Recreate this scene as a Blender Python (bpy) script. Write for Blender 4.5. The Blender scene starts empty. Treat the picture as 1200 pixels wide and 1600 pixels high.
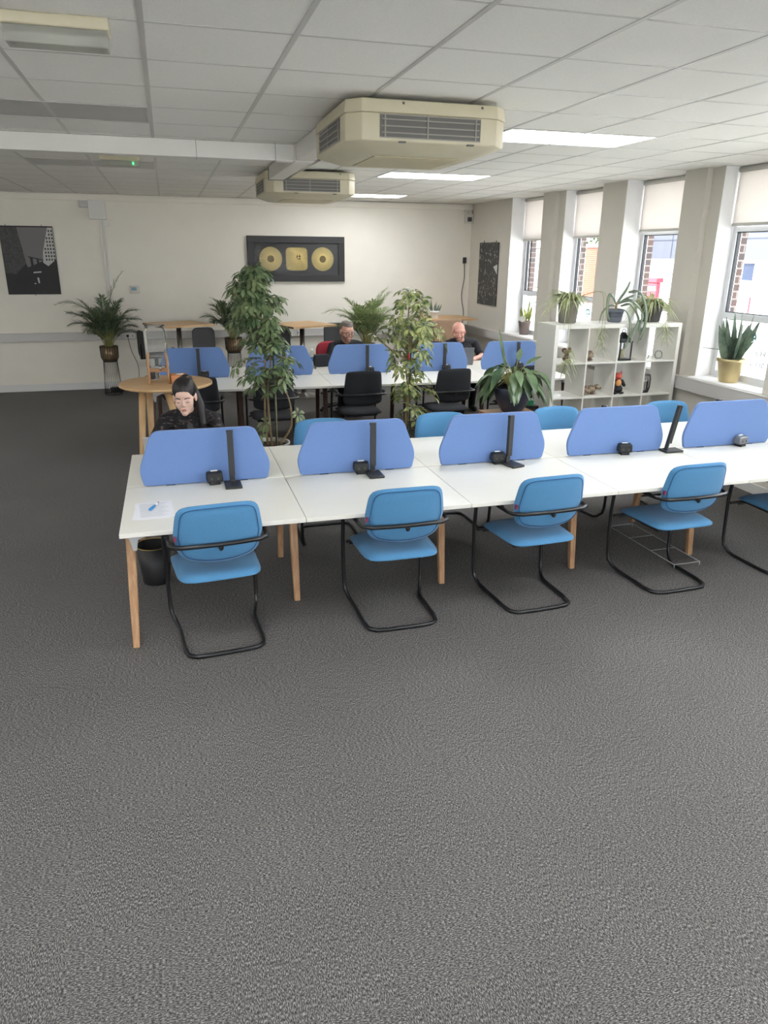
import bpy, bmesh, math, random
from mathutils import Vector, Matrix
from math import pi, sin, cos, radians as rad
random.seed(7)
SC = bpy.context.scene
C = SC.collection

# ------------------------------------------------------------------ camera
def rot_cam(rx, ry, rz):
    return Matrix.Rotation(rz, 4, 'Z') @ Matrix.Rotation(rx, 4, 'X') @ Matrix.Rotation(ry, 4, 'Z')
cam = bpy.data.cameras.new('camera')
cam.sensor_fit = 'HORIZONTAL'; cam.sensor_width = 36.0
cam.lens = 36.0 * 1132.8353 / 1200.0
cam.clip_start = 0.05; cam.clip_end = 300
camo = bpy.data.objects.new('camera', cam); C.objects.link(camo)
camo.matrix_world = Matrix.Translation((0, 0, 2.134)) @ rot_cam(1.229, 0.0087, -0.2797)
SC.camera = camo

# ------------------------------------------------------------------ world, sun, exposure
SC.view_settings.view_transform = 'Standard'
SC.view_settings.look = 'None'
SC.view_settings.gamma = 1.0
SC.view_settings.use_curve_mapping = False
SC.view_settings.exposure = 1.35
W = bpy.data.worlds.new('sky'); SC.world = W; W.use_nodes = True
nt = W.node_tree; nt.nodes.clear()
bg = nt.nodes.new('ShaderNodeBackground'); out = nt.nodes.new('ShaderNodeOutputWorld')
bg.inputs['Color'].default_value = (0.92, 0.96, 1.0, 1); bg.inputs['Strength'].default_value = 4.6
nt.links.new(bg.outputs[0], out.inputs[0])
sun = bpy.data.lights.new('sun', 'SUN'); sun.energy = 7; sun.angle = rad(3); sun.color = (1, 0.97, 0.9)
suno = bpy.data.objects.new('sun', sun); C.objects.link(suno)
suno.rotation_euler = (rad(0), rad(-32), rad(-20))    # high sun from behind the building: lights the yard, not the room
LED = 6.5             # strength of the lit ceiling panels

# ------------------------------------------------------------------ materials
def lin(c):
    r = []
    for v in c[:3]:
        v = v / 255.0
        r.append(v / 12.92 if v <= 0.04045 else ((v + 0.055) / 1.055) ** 2.4)
    return (r[0], r[1], r[2], 1.0)
def mat(name, col, rough=0.6, metal=0.0, noise=0.0, nscale=40, bump=0.0, bscale=200, spec=0.5, col2=None, trans=0, alpha=1, emit=0, stretch=None, sheen=0, coat=0, contrast=(0.35, 0.65)):
    m = bpy.data.materials.new(name); m.use_nodes = True
    n = m.node_tree.nodes; l = m.node_tree.links
    b = n['Principled BSDF']
    c = lin(col)
    b.inputs['Base Color'].default_value = c
    b.inputs['Roughness'].default_value = rough
    b.inputs['Metallic'].default_value = metal
    b.inputs['Specular IOR Level'].default_value = spec
    if sheen: b.inputs['Sheen Weight'].default_value = sheen
    if coat: b.inputs['Coat Weight'].default_value = coat
    if trans: b.inputs['Transmission Weight'].default_value = trans
    if alpha < 1: b.inputs['Alpha'].default_value = alpha
    if emit:
        b.inputs['Emission Color'].default_value = c; b.inputs['Emission Strength'].default_value = emit
    if noise or bump or col2:
        tc = n.new('ShaderNodeTexCoord'); mp = n.new('ShaderNodeMapping'); l.new(tc.outputs['Object'], mp.inputs[0])
        if stretch: mp.inputs['Scale'].default_value = stretch
    if noise or col2:
        nz = n.new('ShaderNodeTexNoise'); nz.inputs['Scale'].default_value = nscale; nz.inputs['Detail'].default_value = 4
        l.new(mp.outputs[0], nz.inputs['Vector'])
        rp = n.new('ShaderNodeValToRGB'); l.new(nz.outputs[0], rp.inputs[0])
        rp.color_ramp.elements[0].position = contrast[0]; rp.color_ramp.elements[1].position = contrast[1]
        if col2:
            rp.color_ramp.elements[0].color = c; rp.color_ramp.elements[1].color = lin(col2)
        else:
            rp.color_ramp.elements[0].color = tuple(v * (1 - noise) for v in c[:3]) + (1,)
            rp.color_ramp.elements[1].color = tuple(min(1, v * (1 + noise)) for v in c[:3]) + (1,)
        l.new(rp.outputs[0], b.inputs['Base Color'])
    if bump:
        nb = n.new('ShaderNodeTexNoise'); nb.inputs['Scale'].default_value = bscale; l.new(mp.outputs[0], nb.inputs['Vector'])
        bp = n.new('ShaderNodeBump'); bp.inputs['Strength'].default_value = bump; bp.inputs['Distance'].default_value = 0.002
        l.new(nb.outputs[0], bp.inputs['Height']); l.new(bp.outputs[0], b.inputs['Normal'])
    return m

def carpet_mat():
    m = bpy.data.materials.new('carpet_tiles'); m.use_nodes = True
    n = m.node_tree.nodes; l = m.node_tree.links; b = n['Principled BSDF']
    b.inputs['Roughness'].default_value = 0.75; b.inputs['Specular IOR Level'].default_value = 0.35
    tc = n.new('ShaderNodeTexCoord'); sp = n.new('ShaderNodeSeparateXYZ'); l.new(tc.outputs['Object'], sp.inputs[0])
    def math_(op, a, bb=None):
        x = n.new('ShaderNodeMath'); x.operation = op
        for i, v in enumerate((a, bb)):
            if v is None: continue
            if isinstance(v, (int, float)): x.inputs[i].default_value = v
            else: l.new(v, x.inputs[i])
        return x.outputs[0]
    wob = n.new('ShaderNodeTexNoise'); wob.inputs['Scale'].default_value = 55; wob.inputs['Detail'].default_value = 3; l.new(tc.outputs['Object'], wob.inputs['Vector'])
    ws = n.new('ShaderNodeSeparateColor'); l.new(wob.outputs['Color'], ws.inputs[0])
    def jit(c, w): return math_('MULTIPLY', math_('ADD', c, math_('MULTIPLY', math_('SUBTRACT', w, 0.5), 0.07)), 2.0)
    fx = math_('FLOOR', jit(sp.outputs[0], ws.outputs[0])); fy = math_('FLOOR', jit(sp.outputs[1], ws.outputs[1]))
    par = math_('ABSOLUTE', math_('MODULO', math_('ADD', fx, fy), 2.0))
    def streak(sx, sy):
        c = n.new('ShaderNodeMapping'); c.inputs['Scale'].default_value = (sx, sy, 1); l.new(tc.outputs['Object'], c.inputs[0])
        z = n.new('ShaderNodeTexNoise'); z.inputs['Scale'].default_value = 1.0; z.inputs['Detail'].default_value = 2.5; z.inputs['Roughness'].default_value = 0.75
        l.new(c.outputs[0], z.inputs['Vector']); return z.outputs[0]
    a = streak(100, 320); bb = streak(320, 100)
    mx = n.new('ShaderNodeMix'); mx.data_type = 'FLOAT'
    l.new(par, mx.inputs[0]); l.new(a, mx.inputs[2]); l.new(bb, mx.inputs[3])
    rp = n.new('ShaderNodeValToRGB'); l.new(mx.outputs[0], rp.inputs[0])
    e = rp.color_ramp.elements
    e[0].position = 0.37; e[0].color = lin((30, 30, 33)); e[1].position = 0.66; e[1].color = lin((172, 168, 164))
    e2 = e.new(0.50); e2.color = lin((86, 84, 83))
    big = n.new('ShaderNodeTexNoise'); big.inputs['Scale'].default_value = 1.3; l.new(tc.outputs['Object'], big.inputs['Vector'])
    mr = n.new('ShaderNodeMapRange'); mr.inputs[3].default_value = 0.86; mr.inputs[4].default_value = 1.12; l.new(big.outputs[0], mr.inputs[0])
    ml = n.new('ShaderNodeMix'); ml.data_type = 'RGBA'; ml.blend_type = 'MULTIPLY'; ml.inputs[0].default_value = 1
    l.new(rp.outputs[0], ml.inputs[6]); l.new(mr.outputs[0], ml.inputs[7]); l.new(ml.outputs[2], b.inputs['Base Color'])
    bp = n.new('ShaderNodeBump'); bp.inputs['Strength'].default_value = 0.25; bp.inputs['Distance'].default_value = 0.002
    l.new(mx.outputs[0], bp.inputs['Height']); l.new(bp.outputs[0], b.inputs['Normal'])
    return m

def brick_mat(name, c1, c2, mortar, scale=1.0, bw=0.225, rh=0.075, rot=None):
    m = bpy.data.materials.new(name); m.use_nodes = True
    n = m.node_tree.nodes; l = m.node_tree.links; b = n['Principled BSDF']; b.inputs['Roughness'].default_value = 0.85
    tc = n.new('ShaderNodeTexCoord'); sp = n.new('ShaderNodeSeparateXYZ'); cb = n.new('ShaderNodeCombineXYZ')
    l.new(tc.outputs['Object'], sp.inputs[0])
    ad = n.new('ShaderNodeMath'); ad.operation = 'ADD'; l.new(sp.outputs[0], ad.inputs[0]); l.new(sp.outputs[1], ad.inputs[1])
    l.new(ad.outputs[0], cb.inputs[0]); l.new(sp.outputs[2], cb.inputs[1])
    br = n.new('ShaderNodeTexBrick'); l.new(cb.outputs[0], br.inputs['Vector'])
    br.inputs['Color1'].default_value = lin(c1); br.inputs['Color2'].default_value = lin(c2); br.inputs['Mortar'].default_value = lin(mortar)
    br.inputs['Scale'].default_value = scale; br.inputs['Brick Width'].default_value = bw; br.inputs['Row Height'].default_value = rh
    br.inputs['Mortar Size'].default_value = 0.008
    l.new(br.outputs[0], b.inputs['Base Color'])
    return m

def glass_mat(name, tint=(1, 1, 1, 1), gl=0.08, rough=0.02, refl_haze=0):
    m = bpy.data.materials.new(name); m.use_nodes = True
    n = m.node_tree.nodes; l = m.node_tree.links; n.clear()
    o = n.new('ShaderNodeOutputMaterial'); t = n.new('ShaderNodeBsdfTransparent'); g = n.new('ShaderNodeBsdfGlossy'); mx = n.new('ShaderNodeMixShader')
    t.inputs[0].default_value = tint; g.inputs['Roughness'].default_value = rough
    lw = n.new('ShaderNodeLayerWeight'); lw.inputs[0].default_value = gl
    l.new(lw.outputs['Fresnel'], mx.inputs[0])
    if refl_haze:  # whitish haze mixed in to stand for reflections on clear glass
        df = n.new('ShaderNodeBsdfTranslucent'); d2 = n.new('ShaderNodeBsdfDiffuse'); ma = n.new('ShaderNodeMixShader'); mb = n.new('ShaderNodeMixShader')
        ma.inputs[0].default_value = .5; mb.inputs[0].default_value = refl_haze
        l.new(df.outputs[0], ma.inputs[1]); l.new(d2.outputs[0], ma.inputs[2]); l.new(t.outputs[0], mb.inputs[1]); l.new(ma.outputs[0], mb.inputs[2]); l.new(mb.outputs[0], mx.inputs[1])
    else: l.new(t.outputs[0], mx.inputs[1])
    l.new(g.outputs[0], mx.inputs[2]); l.new(mx.outputs[0], o.inputs[0])
    return m

def translucent_mat(name, col, tl=0.5, tp=0.0):
    m = bpy.data.materials.new(name); m.use_nodes = True
    n = m.node_tree.nodes; l = m.node_tree.links; n.clear()
    o = n.new('ShaderNodeOutputMaterial'); d = n.new('ShaderNodeBsdfDiffuse'); t = n.new('ShaderNodeBsdfTranslucent'); mx = n.new('ShaderNodeMixShader')
    d.inputs[0].default_value = lin(col); t.inputs[0].default_value = lin(col); mx.inputs[0].default_value = tl
    l.new(d.outputs[0], mx.inputs[1]); l.new(t.outputs[0], mx.inputs[2])
    if tp:
        p = n.new('ShaderNodeBsdfTransparent'); m2 = n.new('ShaderNodeMixShader'); m2.inputs[0].default_value = tp
        l.new(mx.outputs[0], m2.inputs[1]); l.new(p.outputs[0], m2.inputs[2]); l.new(m2.outputs[0], o.inputs[0])
    else: l.new(mx.outputs[0], o.inputs[0])
    return m

def leaf_mat(name, c1, c2, rough=0.4, sc=14, tl=0.22):
    m = mat(name, c1, rough=rough, col2=c2, nscale=sc, spec=0.5)
    n = m.node_tree.nodes; l = m.node_tree.links; b = n['Principled BSDF']; o = n['Material Output']
    t = n.new('ShaderNodeBsdfTranslucent'); mx = n.new('ShaderNodeMixShader'); mx.inputs[0].default_value = tl
    src = b.inputs['Base Color'].links[0].from_socket
    l.new(src, t.inputs[0]); l.new(b.outputs[0], mx.inputs[1]); l.new(t.outputs[0], mx.inputs[2]); l.new(mx.outputs[0], o.inputs[0])
    return m

def emis(name, col, s):
    m = bpy.data.materials.new(name); m.use_nodes = True
    n = m.node_tree.nodes; l = m.node_tree.links; n.clear()
    o = n.new('ShaderNodeOutputMaterial'); e = n.new('ShaderNodeEmission'); e.inputs[0].default_value = lin(col); e.inputs[1].default_value = s
    l.new(e.outputs[0], o.inputs[0]); return m

M = dict(
 carpet=carpet_mat(),
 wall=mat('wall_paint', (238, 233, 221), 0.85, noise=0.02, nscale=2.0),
 wall_backlit=mat('window_wall_paint', (208, 203, 192), 0.85, noise=0.02, nscale=2.0),  # same paint as the other walls, backlit shade put into the colour
 reveal=mat('reveal_gloss_white', (240, 240, 240), 0.5),
 tile=mat('ceiling_tile', (236, 234, 228), 0.95, noise=0.035, nscale=160, bump=0.25, bscale=260),
 grid=mat('ceiling_grid_white', (196, 194, 188), 0.35),
 trunk=mat('white_plastic_trunking', (228, 226, 220), 0.5),
 dado=mat('grey_white_dado_trunking', (205, 202, 198), 0.5),
 skirt=mat('skirting_white', (222, 221, 218), 0.5),
 brick=brick_mat('outer_brick', (82, 62, 56), (62, 54, 54), (118, 112, 106)),
 obrick=brick_mat('orange_brick', (120, 48, 30), (108, 42, 28), (126, 84, 66)),
 upvc=mat('upvc_frame', (222, 224, 226), 0.35),
 gasket=mat('window_gasket', (40, 42, 46), 0.6),
 glass=glass_mat('window_glass'),
 film=translucent_mat('frosted_white_film', (250, 250, 250), 0.75, 0.12),
 blind=translucent_mat('roller_blind_fabric', (234, 230, 226), 0.4),
 blindbar=mat('blind_bar', (200, 198, 190), 0.5),
 led=emis('led_panel_lit', (250, 252, 255), LED),
 offpanel=mat('unlit_diffuser', (184, 183, 178), 0.4),
 cream=mat('aged_cream_plastic', (200, 192, 166), 0.45, noise=0.03, nscale=6),
 cream2=mat('aged_cream_plastic_darker', (188, 178, 146), 0.5),
 grille=mat('grille_dark', (98, 96, 92), 0.5),
 vane=mat('grille_vane', (150, 146, 136), 0.4),
 duct=mat('duct_white', (216, 214, 208), 0.35),
 tape=mat('foil_tape', (205, 205, 205), 0.25, metal=0.8),
 white_top=mat('white_desktop', (232, 230, 221), 0.35, noise=0.01, nscale=4),
 edge=mat('desktop_edge', (226, 226, 222), 0.45),
 alu=mat('pale_alloy_bracket', (200, 202, 204), 0.4, metal=0.3),
 oak=mat('pale_oak_leg', (200, 160, 122), 0.5, col2=(176, 134, 98), nscale=9, stretch=(6, 6, 0.7)),
 walnut=mat('dark_walnut_leg', (92, 70, 58), 0.5, col2=(74, 55, 46), nscale=9, stretch=(6, 6, 0.7)),
 oaktop=mat('pale_oak_top', (214, 178, 132), 0.45, col2=(198, 158, 110), nscale=5, stretch=(1, 9, 1)),
 oakedge=mat('dark_oak_edge', (120, 84, 66), 0.5),
 screen=mat('blue_screen_fabric', (106, 136, 190), 0.9, noise=0.05, nscale=260, bump=0.3, bscale=500, sheen=0.2),
 chair=mat('cyan_blue_seat_fabric', (76, 134, 178), 0.9, noise=0.07, nscale=240, bump=0.35, bscale=500, sheen=0.2),
 seam=mat('navy_piping', (36, 84, 134), 0.8),
 blk=mat('black_satin_steel', (24, 25, 28), 0.32, spec=0.6),
 blkfab=mat('black_seat_fabric', (42, 44, 49), 0.9, noise=0.1, nscale=200, bump=0.3),
 blkpl=mat('black_plastic', (32, 33, 35), 0.5),
 lampblk=mat('lamp_matt_black', (48, 49, 50), 0.45),
 redtag=mat('red_tag', (120, 44, 76), 0.7),
 white=mat('plain_white', (240, 240, 238), 0.5),
 paper=mat('paper', (235, 236, 240), 0.8),
 ink=mat('print_grey', (186, 188, 194), 0.9),
 penblue=mat('pen_blue', (50, 140, 205), 0.35),
 gold=mat('brass_gold', (200, 172, 104), 0.32, metal=0.9),
 goldpot=mat('gold_plant_pot', (206, 188, 142), 0.4, metal=0.7, noise=0.08, nscale=5),
 bronze=mat('bronze_liner', (150, 128, 98), 0.4, metal=0.5),
 chrome=mat('chrome', (190, 190, 192), 0.15, metal=1.0),
 steel=mat('brushed_steel', (150, 146, 142), 0.3, metal=0.9),
 terr=mat('soil', (60, 46, 36), 0.95, noise=0.3, nscale=60),
 bowl=mat('dark_blue_grey_bowl', (62, 66, 80), 0.35, noise=0.1, nscale=8),
 gpot=mat('grey_ribbed_pot', (122, 118, 112), 0.6, noise=0.06, nscale=12),
 mpot=mat('mauve_brown_pot', (128, 114, 108), 0.6),
 dpot=mat('charcoal_pot', (74, 72, 72), 0.6),
 marble=mat('grey_streaked_pot', (120, 126, 136), 0.4, col2=(84, 92, 104), nscale=4, stretch=(1, 1, 9)),
 stonepot=mat('white_black_marbled_pot', (200, 200, 196), 0.35, col2=(50, 50, 52), nscale=14),
 palm=leaf_mat('palm_leaf', (120, 136, 104), (82, 102, 78), 0.45),
 palm2=leaf_mat('palm_leaf_fresh', (172, 182, 128), (118, 142, 94), 0.45),
 palmstem=mat('palm_stem', (150, 150, 88), 0.5, noise=0.1, nscale=12),
 schef=leaf_mat('schefflera_leaf', (152, 168, 122), (86, 110, 76), 0.28, 9),
 schef2=leaf_mat('variegated_leaf', (80, 106, 64), (186, 190, 124), 0.3, 17),
 stem=mat('woody_stem', (150, 130, 98), 0.7, noise=0.15, nscale=30),
 gstick=mat('green_cane', (52, 84, 62), 0.6),
 peace=leaf_mat('peace_lily_leaf', (118, 140, 100), (70, 96, 70), 0.28, 7),
 snake=leaf_mat('snake_plant_leaf', (122, 138, 116), (84, 104, 90), 0.4, 18, 0.1),
 snakey=leaf_mat('yellow_edged_leaf', (80, 104, 64), (190, 190, 96), 0.4, 16, 0.1),
 spider=leaf_mat('spider_plant_leaf', (146, 160, 108), (208, 212, 172), 0.45, 20, 0.25),
 strap=leaf_mat('strap_leaf', (138, 150, 126), (100, 120, 98), 0.35, 10, 0.1),
 redflower=mat('red_bract', (200, 60, 70), 0.5),
 shelf=mat('white_laminate', (218, 216, 208), 0.5),
 frame=mat('black_picture_frame', (40, 39, 40), 0.4),
 matte=mat('dark_grey_mount', (66, 66, 68), 0.7),
 golda=mat('gold_leaf_relief', (236, 222, 170), 0.3, metal=0.4),
 goldd=mat('gold_leaf_centre', (104, 90, 56), 0.4, metal=0.5),
 pr_dark=mat('print_black', (44, 43, 44), 0.6),
 pr_mid=mat('print_dark_grey', (74, 73, 74), 0.6, noise=0.25, nscale=25),
 pr_sky=mat('print_sky_grey', (122, 118, 120), 0.6),
 pr_light=mat('print_light_grey', (196, 195, 192), 0.6),
 pr_speck=mat('print_speckled', (60, 60, 60), 0.6, col2=(170, 168, 164), nscale=22, contrast=(0.56, 0.74)),
 skinW=mat('skin_fair', (226, 188, 170), 0.5, noise=0.03, nscale=20),
 skinM=mat('skin_tan', (204, 156, 136), 0.5, noise=0.04, nscale=20),
 skinP=mat('skin_pink', (216, 160, 142), 0.45, noise=0.04, nscale=20),
 lips=mat('lips', (196, 134, 124), 0.5),
 hairD=mat('hair_near_black', (34, 29, 30), 0.45, noise=0.35, nscale=10, stretch=(14, 14, 1.5)),
 hairG=mat('hair_grey_brown', (124, 114, 106), 0.7, noise=0.25, nscale=60),
 beard=mat('beard_stubble', (146, 112, 98), 0.8, noise=0.2, nscale=120),
 tee=mat('black_tshirt', (36, 37, 42), 0.9, noise=0.12, nscale=8),
 jacket=mat('patterned_black_knit', (30, 29, 32), 0.9, col2=(112, 98, 94), nscale=30, contrast=(0.55, 0.72), stretch=(1, 1, 2.2)),
 jeans=mat('dark_trousers', (38, 40, 48), 0.9),
 shoe=mat('dark_shoe', (34, 32, 34), 0.6),
 eyew=mat('eye_white', (225, 222, 218), 0.3),
 laptop=mat('laptop_grey', (128, 130, 132), 0.35, metal=0.5),
 laptops=mat('laptop_silver', (190, 192, 194), 0.35, metal=0.4),
 red=mat('red_upholstery', (170, 48, 62), 0.85, noise=0.06, nscale=150),
 greyfab=mat('grey_upholstery', (112, 114, 116), 0.9, noise=0.06, nscale=150),
 dgreyfab=mat('dark_grey_upholstery', (62, 63, 64), 0.9, noise=0.06, nscale=150),
 tanlea=mat('tan_brown_leather', (160, 130, 104), 0.5, noise=0.06, nscale=10),
 clear=glass_mat('clear_glass', (0.975, 0.985, 0.985, 1), 0.2, 0.03, 0.09),
 water=glass_mat('water', (0.93, 0.96, 0.97, 1), 0.15, 0.03, 0.08),
 plastic=translucent_mat('clear_plastic_bag', (235, 235, 235), 0.4, 0.45),
 label=mat('bottle_label_blue', (90, 140, 190), 0.5),
 tissue=mat('tissue_box_orange_wood', (205, 140, 92), 0.5, col2=(188, 120, 74), nscale=10),
 greenled=emis('green_indicator', (60, 230, 110), 2.5),
 tube=mat('off_fluorescent_tube', (226, 226, 220), 0.3),
 lens=translucent_mat('ribbed_diffuser', (206, 206, 196), 0.5, 0.3),
 lcd=mat('lcd_blue', (120, 160, 176), 0.3),
 ivory=mat('ivory_plastic', (214, 210, 200), 0.5),
 fox=mat('terracotta_red', (200, 84, 68), 0.5, noise=0.15, nscale=40),
 foxw=mat('orange_cream', (230, 160, 90), 0.5),
 shell=mat('carved_shell', (176, 158, 132), 0.5, col2=(70, 54, 44), nscale=26),
 darkwood=mat('dark_carved_wood', (88, 62, 52), 0.45, noise=0.3, nscale=26),
 candle=mat('cream_candle', (216, 206, 150), 0.6),
 asphalt=mat('yard_asphalt', (186, 186, 182), 0.9, noise=0.06, nscale=2),
 bwhite=mat('white_render', (214, 212, 206), 0.8),
 bgrey=mat('grey_cladding', (66, 70, 84), 0.6),
 bline=mat('cladding_joint', (46, 50, 60), 0.6),
 bwin=mat('outdoor_window', (48, 58, 76), 0.2),
 postred=mat('bright_red_paint', (136, 14, 36), 0.5),
 carpt=mat('parked_car_white', (225, 228, 232), 0.25, coat=1),
 bush=leaf_mat('garden_foliage', (44, 74, 24), (76, 98, 34), 0.6, 3),
 teal=mat('vinyl_teal', (108, 176, 184), 0.6),
 vtext=mat('vinyl_grey_text', (84, 88, 98), 0.6),
 hidef=mat('wire_white', (170, 172, 172), 0.4),
)

# ------------------------------------------------------------------ mesh builder
class MB:
    def __init__(s): s.v = []; s.f = []; s.mi = []; s.cur = 0; s.sm = []
    def _add(s, vs, fs, smooth=False):
        o = len(s.v); s.v += [tuple(v) for v in vs]
        for f in fs: s.f.append(tuple(i + o for i in f)); s.mi.append(s.cur); s.sm.append(smooth)
        return s
    def box(s, x0, x1, y0, y1, z0, z1, mtx=None):
        vs = [Vector((x, y, z)) for x in (x0, x1) for y in (y0, y1) for z in (z0, z1)]
        if mtx: vs = [mtx @ v for v in vs]
        return s._add(vs, [(0, 1, 3, 2), (4, 6, 7, 5), (0, 4, 5, 1), (2, 3, 7, 6), (0, 2, 6, 4), (1, 5, 7, 3)])
    def prism(s, pts, a, b, axis='y', mtx=None, smooth=False):
        # pts: 2D outline; extruded from a to b along the axis. axis y: (x,z); x: (y,z); z: (x,y)
        def P(p, t):
            return {'y': Vector((p[0], t, p[1])), 'x': Vector((t, p[0], p[1])), 'z': Vector((p[0], p[1], t))}[axis]
        n = len(pts); vs = [P(p, a) for p in pts] + [P(p, b) for p in pts]
        if mtx: vs = [mtx @ v for v in vs]
        fs = [tuple(range(n)), tuple(range(2 * n - 1, n - 1, -1))]
        s._add(vs, fs)
        o = len(s.v) - 2 * n
        for i in range(n):
            j = (i + 1) % n; s.f.append((o + i, o + n + i, o + n + j, o + j)); s.mi.append(s.cur); s.sm.append(smooth)
        return s
    def tube(s, path, r, seg=8, closed=False, flat=1.0):
        P = [Vector(p) for p in path]; n = len(P)
        R = r if isinstance(r, (list, tuple)) else [r] * n
        T = []
        for i in range(n):
            a = P[(i - 1) % n] if (closed or i > 0) else P[i]; b = P[(i + 1) % n] if (closed or i < n - 1) else P[i]
            t = (b - a); T.append(t.normalized() if t.length > 1e-9 else Vector((0, 0, 1)))
        up = Vector((0, 0, 1)) if abs(T[0].z) < 0.9 else Vector((0, 1, 0))
        N = (up - T[0] * up.dot(T[0])).normalized()
        vs = []
        for i in range(n):
            N = (N - T[i] * N.dot(T[i]))
            N = N.normalized() if N.length > 1e-6 else Vector((1, 0, 0))
            B = T[i].cross(N)
            for k in range(seg):
                a = 2 * pi * k / seg
                vs.append(P[i] + (N * cos(a) * flat + B * sin(a)) * R[i])
        fs = []
        for i in range(n if closed else n - 1):
            for k in range(seg):
                a = i * seg + k; b = i * seg + (k + 1) % seg; c = ((i + 1) % n) * seg + (k + 1) % seg; d = ((i + 1) % n) * seg + k
                fs.append((a, b, c, d))
        s._add(vs, fs, True)
        if not closed:
            o = len(s.v) - len(vs)
            s.f.append(tuple(o + k for k in range(seg))[::-1]); s.mi.append(s.cur); s.sm.append(False)
            s.f.append(tuple(o + (n - 1) * seg + k for k in range(seg))); s.mi.append(s.cur); s.sm.append(False)
        return s
    def lathe(s, prof, seg=24, c=(0, 0, 0), cap=True, smooth=True):
        vs = []
        for r, z in prof:
            for k in range(seg):
                a = 2 * pi * k / seg; vs.append((c[0] + r * cos(a), c[1] + r * sin(a), c[2] + z))
        fs = []
        for i in range(len(prof) - 1):
            for k in range(seg):
                k2 = (k + 1) % seg; fs.append((i * seg + k, i * seg + k2, (i + 1) * seg + k2, (i + 1) * seg + k))
        s._add(vs, fs, smooth)
        if cap:
            o = len(s.v) - len(vs)
            s.f.append(tuple(o + k for k in range(seg))[::-1]); s.mi.append(s.cur); s.sm.append(False)
            s.f.append(tuple(o + (len(prof) - 1) * seg + k for k in range(seg))); s.mi.append(s.cur); s.sm.append(False)
        return s
    def ell(s, c, r, seg=14, rings=9, mtx=None):
        vs = []; fs = []
        for i in range(rings + 1):
            t = pi * i / rings
            for k in range(seg):
                a = 2 * pi * k / seg
                v = Vector((c[0] + r[0] * sin(t) * cos(a), c[1] + r[1] * sin(t) * sin(a), c[2] + r[2] * cos(t)))
                vs.append(mtx @ v if mtx else v)
        for i in range(rings):
            for k in range(seg):
                k2 = (k + 1) % seg; fs.append((i * seg + k, (i + 1) * seg + k, (i + 1) * seg + k2, i * seg + k2))
        return s._add(vs, fs, True)
    def cap(s, p0, p1, r0, r1, seg=12):
        # closed tapered capsule
        p0 = Vector(p0); p1 = Vector(p1); d = (p1 - p0); L = d.length; d = d.normalized() if L > 1e-9 else Vector((0, 0, 1))
        path = [p0 - d * r0 * .98, p0 - d * r0 * .7, p0 - d * r0 * .3, p0, p1, p1 + d * r1 * .3, p1 + d * r1 * .7, p1 + d * r1 * .98]
        R = [r0 * .15, r0 * .71, r0 * .95, r0, r1, r1 * .95, r1 * .71, r1 * .15]
        return s.tube(path, R, seg)
    def leaf(s, base, d, nrm, L, Wd, droop=0.3, segs=4, fold=0.25, wp=0.8, grav=True):
        base = Vector(base); d = Vector(d).normalized(); nrm = Vector(nrm)
        side = d.cross(nrm)
        if side.length < 1e-4: side = d.cross(Vector((1, 0.3, 0.2)))
        side.normalize()
        vs = []; prev = base
        for i in range(segs + 1):
            t = i / segs
            p = base + d * L * t + (Vector((0, 0, -1)) if grav else nrm * -1) * (droop * L * t * t)
            w = Wd * 0.5 * max(0.04, sin(pi * min(1, t ** wp * 0.95 + 0.03)))
            u = nrm * (fold * w)
            vs += [p - side * w + u, p, p + side * w + u]
        fs = []
        for i in range(segs):
            a = i * 3; fs += [(a, a + 1, a + 4, a + 3), (a + 1, a + 2, a + 5, a + 4)]
        return s._add(vs, fs, True)
    def build(s, name, mats, parent=None, loc=None, rotz=0, bevel=0, bseg=2, sub=0, shade=None):
        me = bpy.data.meshes.new(name); me.from_pydata(s.v, [], s.f); me.validate(clean_customdata=False)
        if not isinstance(mats, (list, tuple)): mats = [mats]
        for m in mats: me.materials.append(m)
        if len(me.polygons) == len(s.f):
            for p, mi, sm in zip(me.polygons, s.mi, s.sm): p.material_index = mi; p.use_smooth = sm
        bm = bmesh.new(); bm.from_mesh(me); bmesh.ops.recalc_face_normals(bm, faces=bm.faces); bm.to_mesh(me); bm.free()
        o = bpy.data.objects.new(name, me); C.objects.link(o)
        if parent: o.parent = parent
        if loc: o.location = loc
        if rotz: o.rotation_euler = (0, 0, rotz)
        if bevel:
            b = o.modifiers.new('bevel', 'BEVEL'); b.width = bevel; b.segments = bseg; b.limit_method = 'ANGLE'; b.angle_limit = rad(40)
            for p in me.polygons: p.use_smooth = True
            try: me.set_sharp_from_angle(angle=rad(50))
            except Exception: pass
        if sub:
            b = o.modifiers.new('sub', 'SUBSURF'); b.levels = sub; b.render_levels = sub
            for p in me.polygons: p.use_smooth = True
        if shade:
            for p in me.polygons: p.use_smooth = True
        return o
def tag(o, label, cat, group=None):
    o['label'] = label; o['category'] = cat
    if group: o['group'] = group
    return o
def empty(name, loc=(0, 0, 0), rz=0, label=None, cat=None, group=None):
    o = bpy.data.objects.new(name, None); C.objects.link(o); o.location = loc; o.rotation_euler = (0, 0, rz); o.empty_display_size = 0.1
    if label: tag(o, label, cat, group)
    return o
def struct(o): o['kind'] = 'structure'; return o
def copy_tree(o, parent=None):
    c = o.copy(); C.objects.link(c)
    if parent: c.parent = parent
    for ch in list(o.children): copy_tree(ch, c)
    return c
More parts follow.
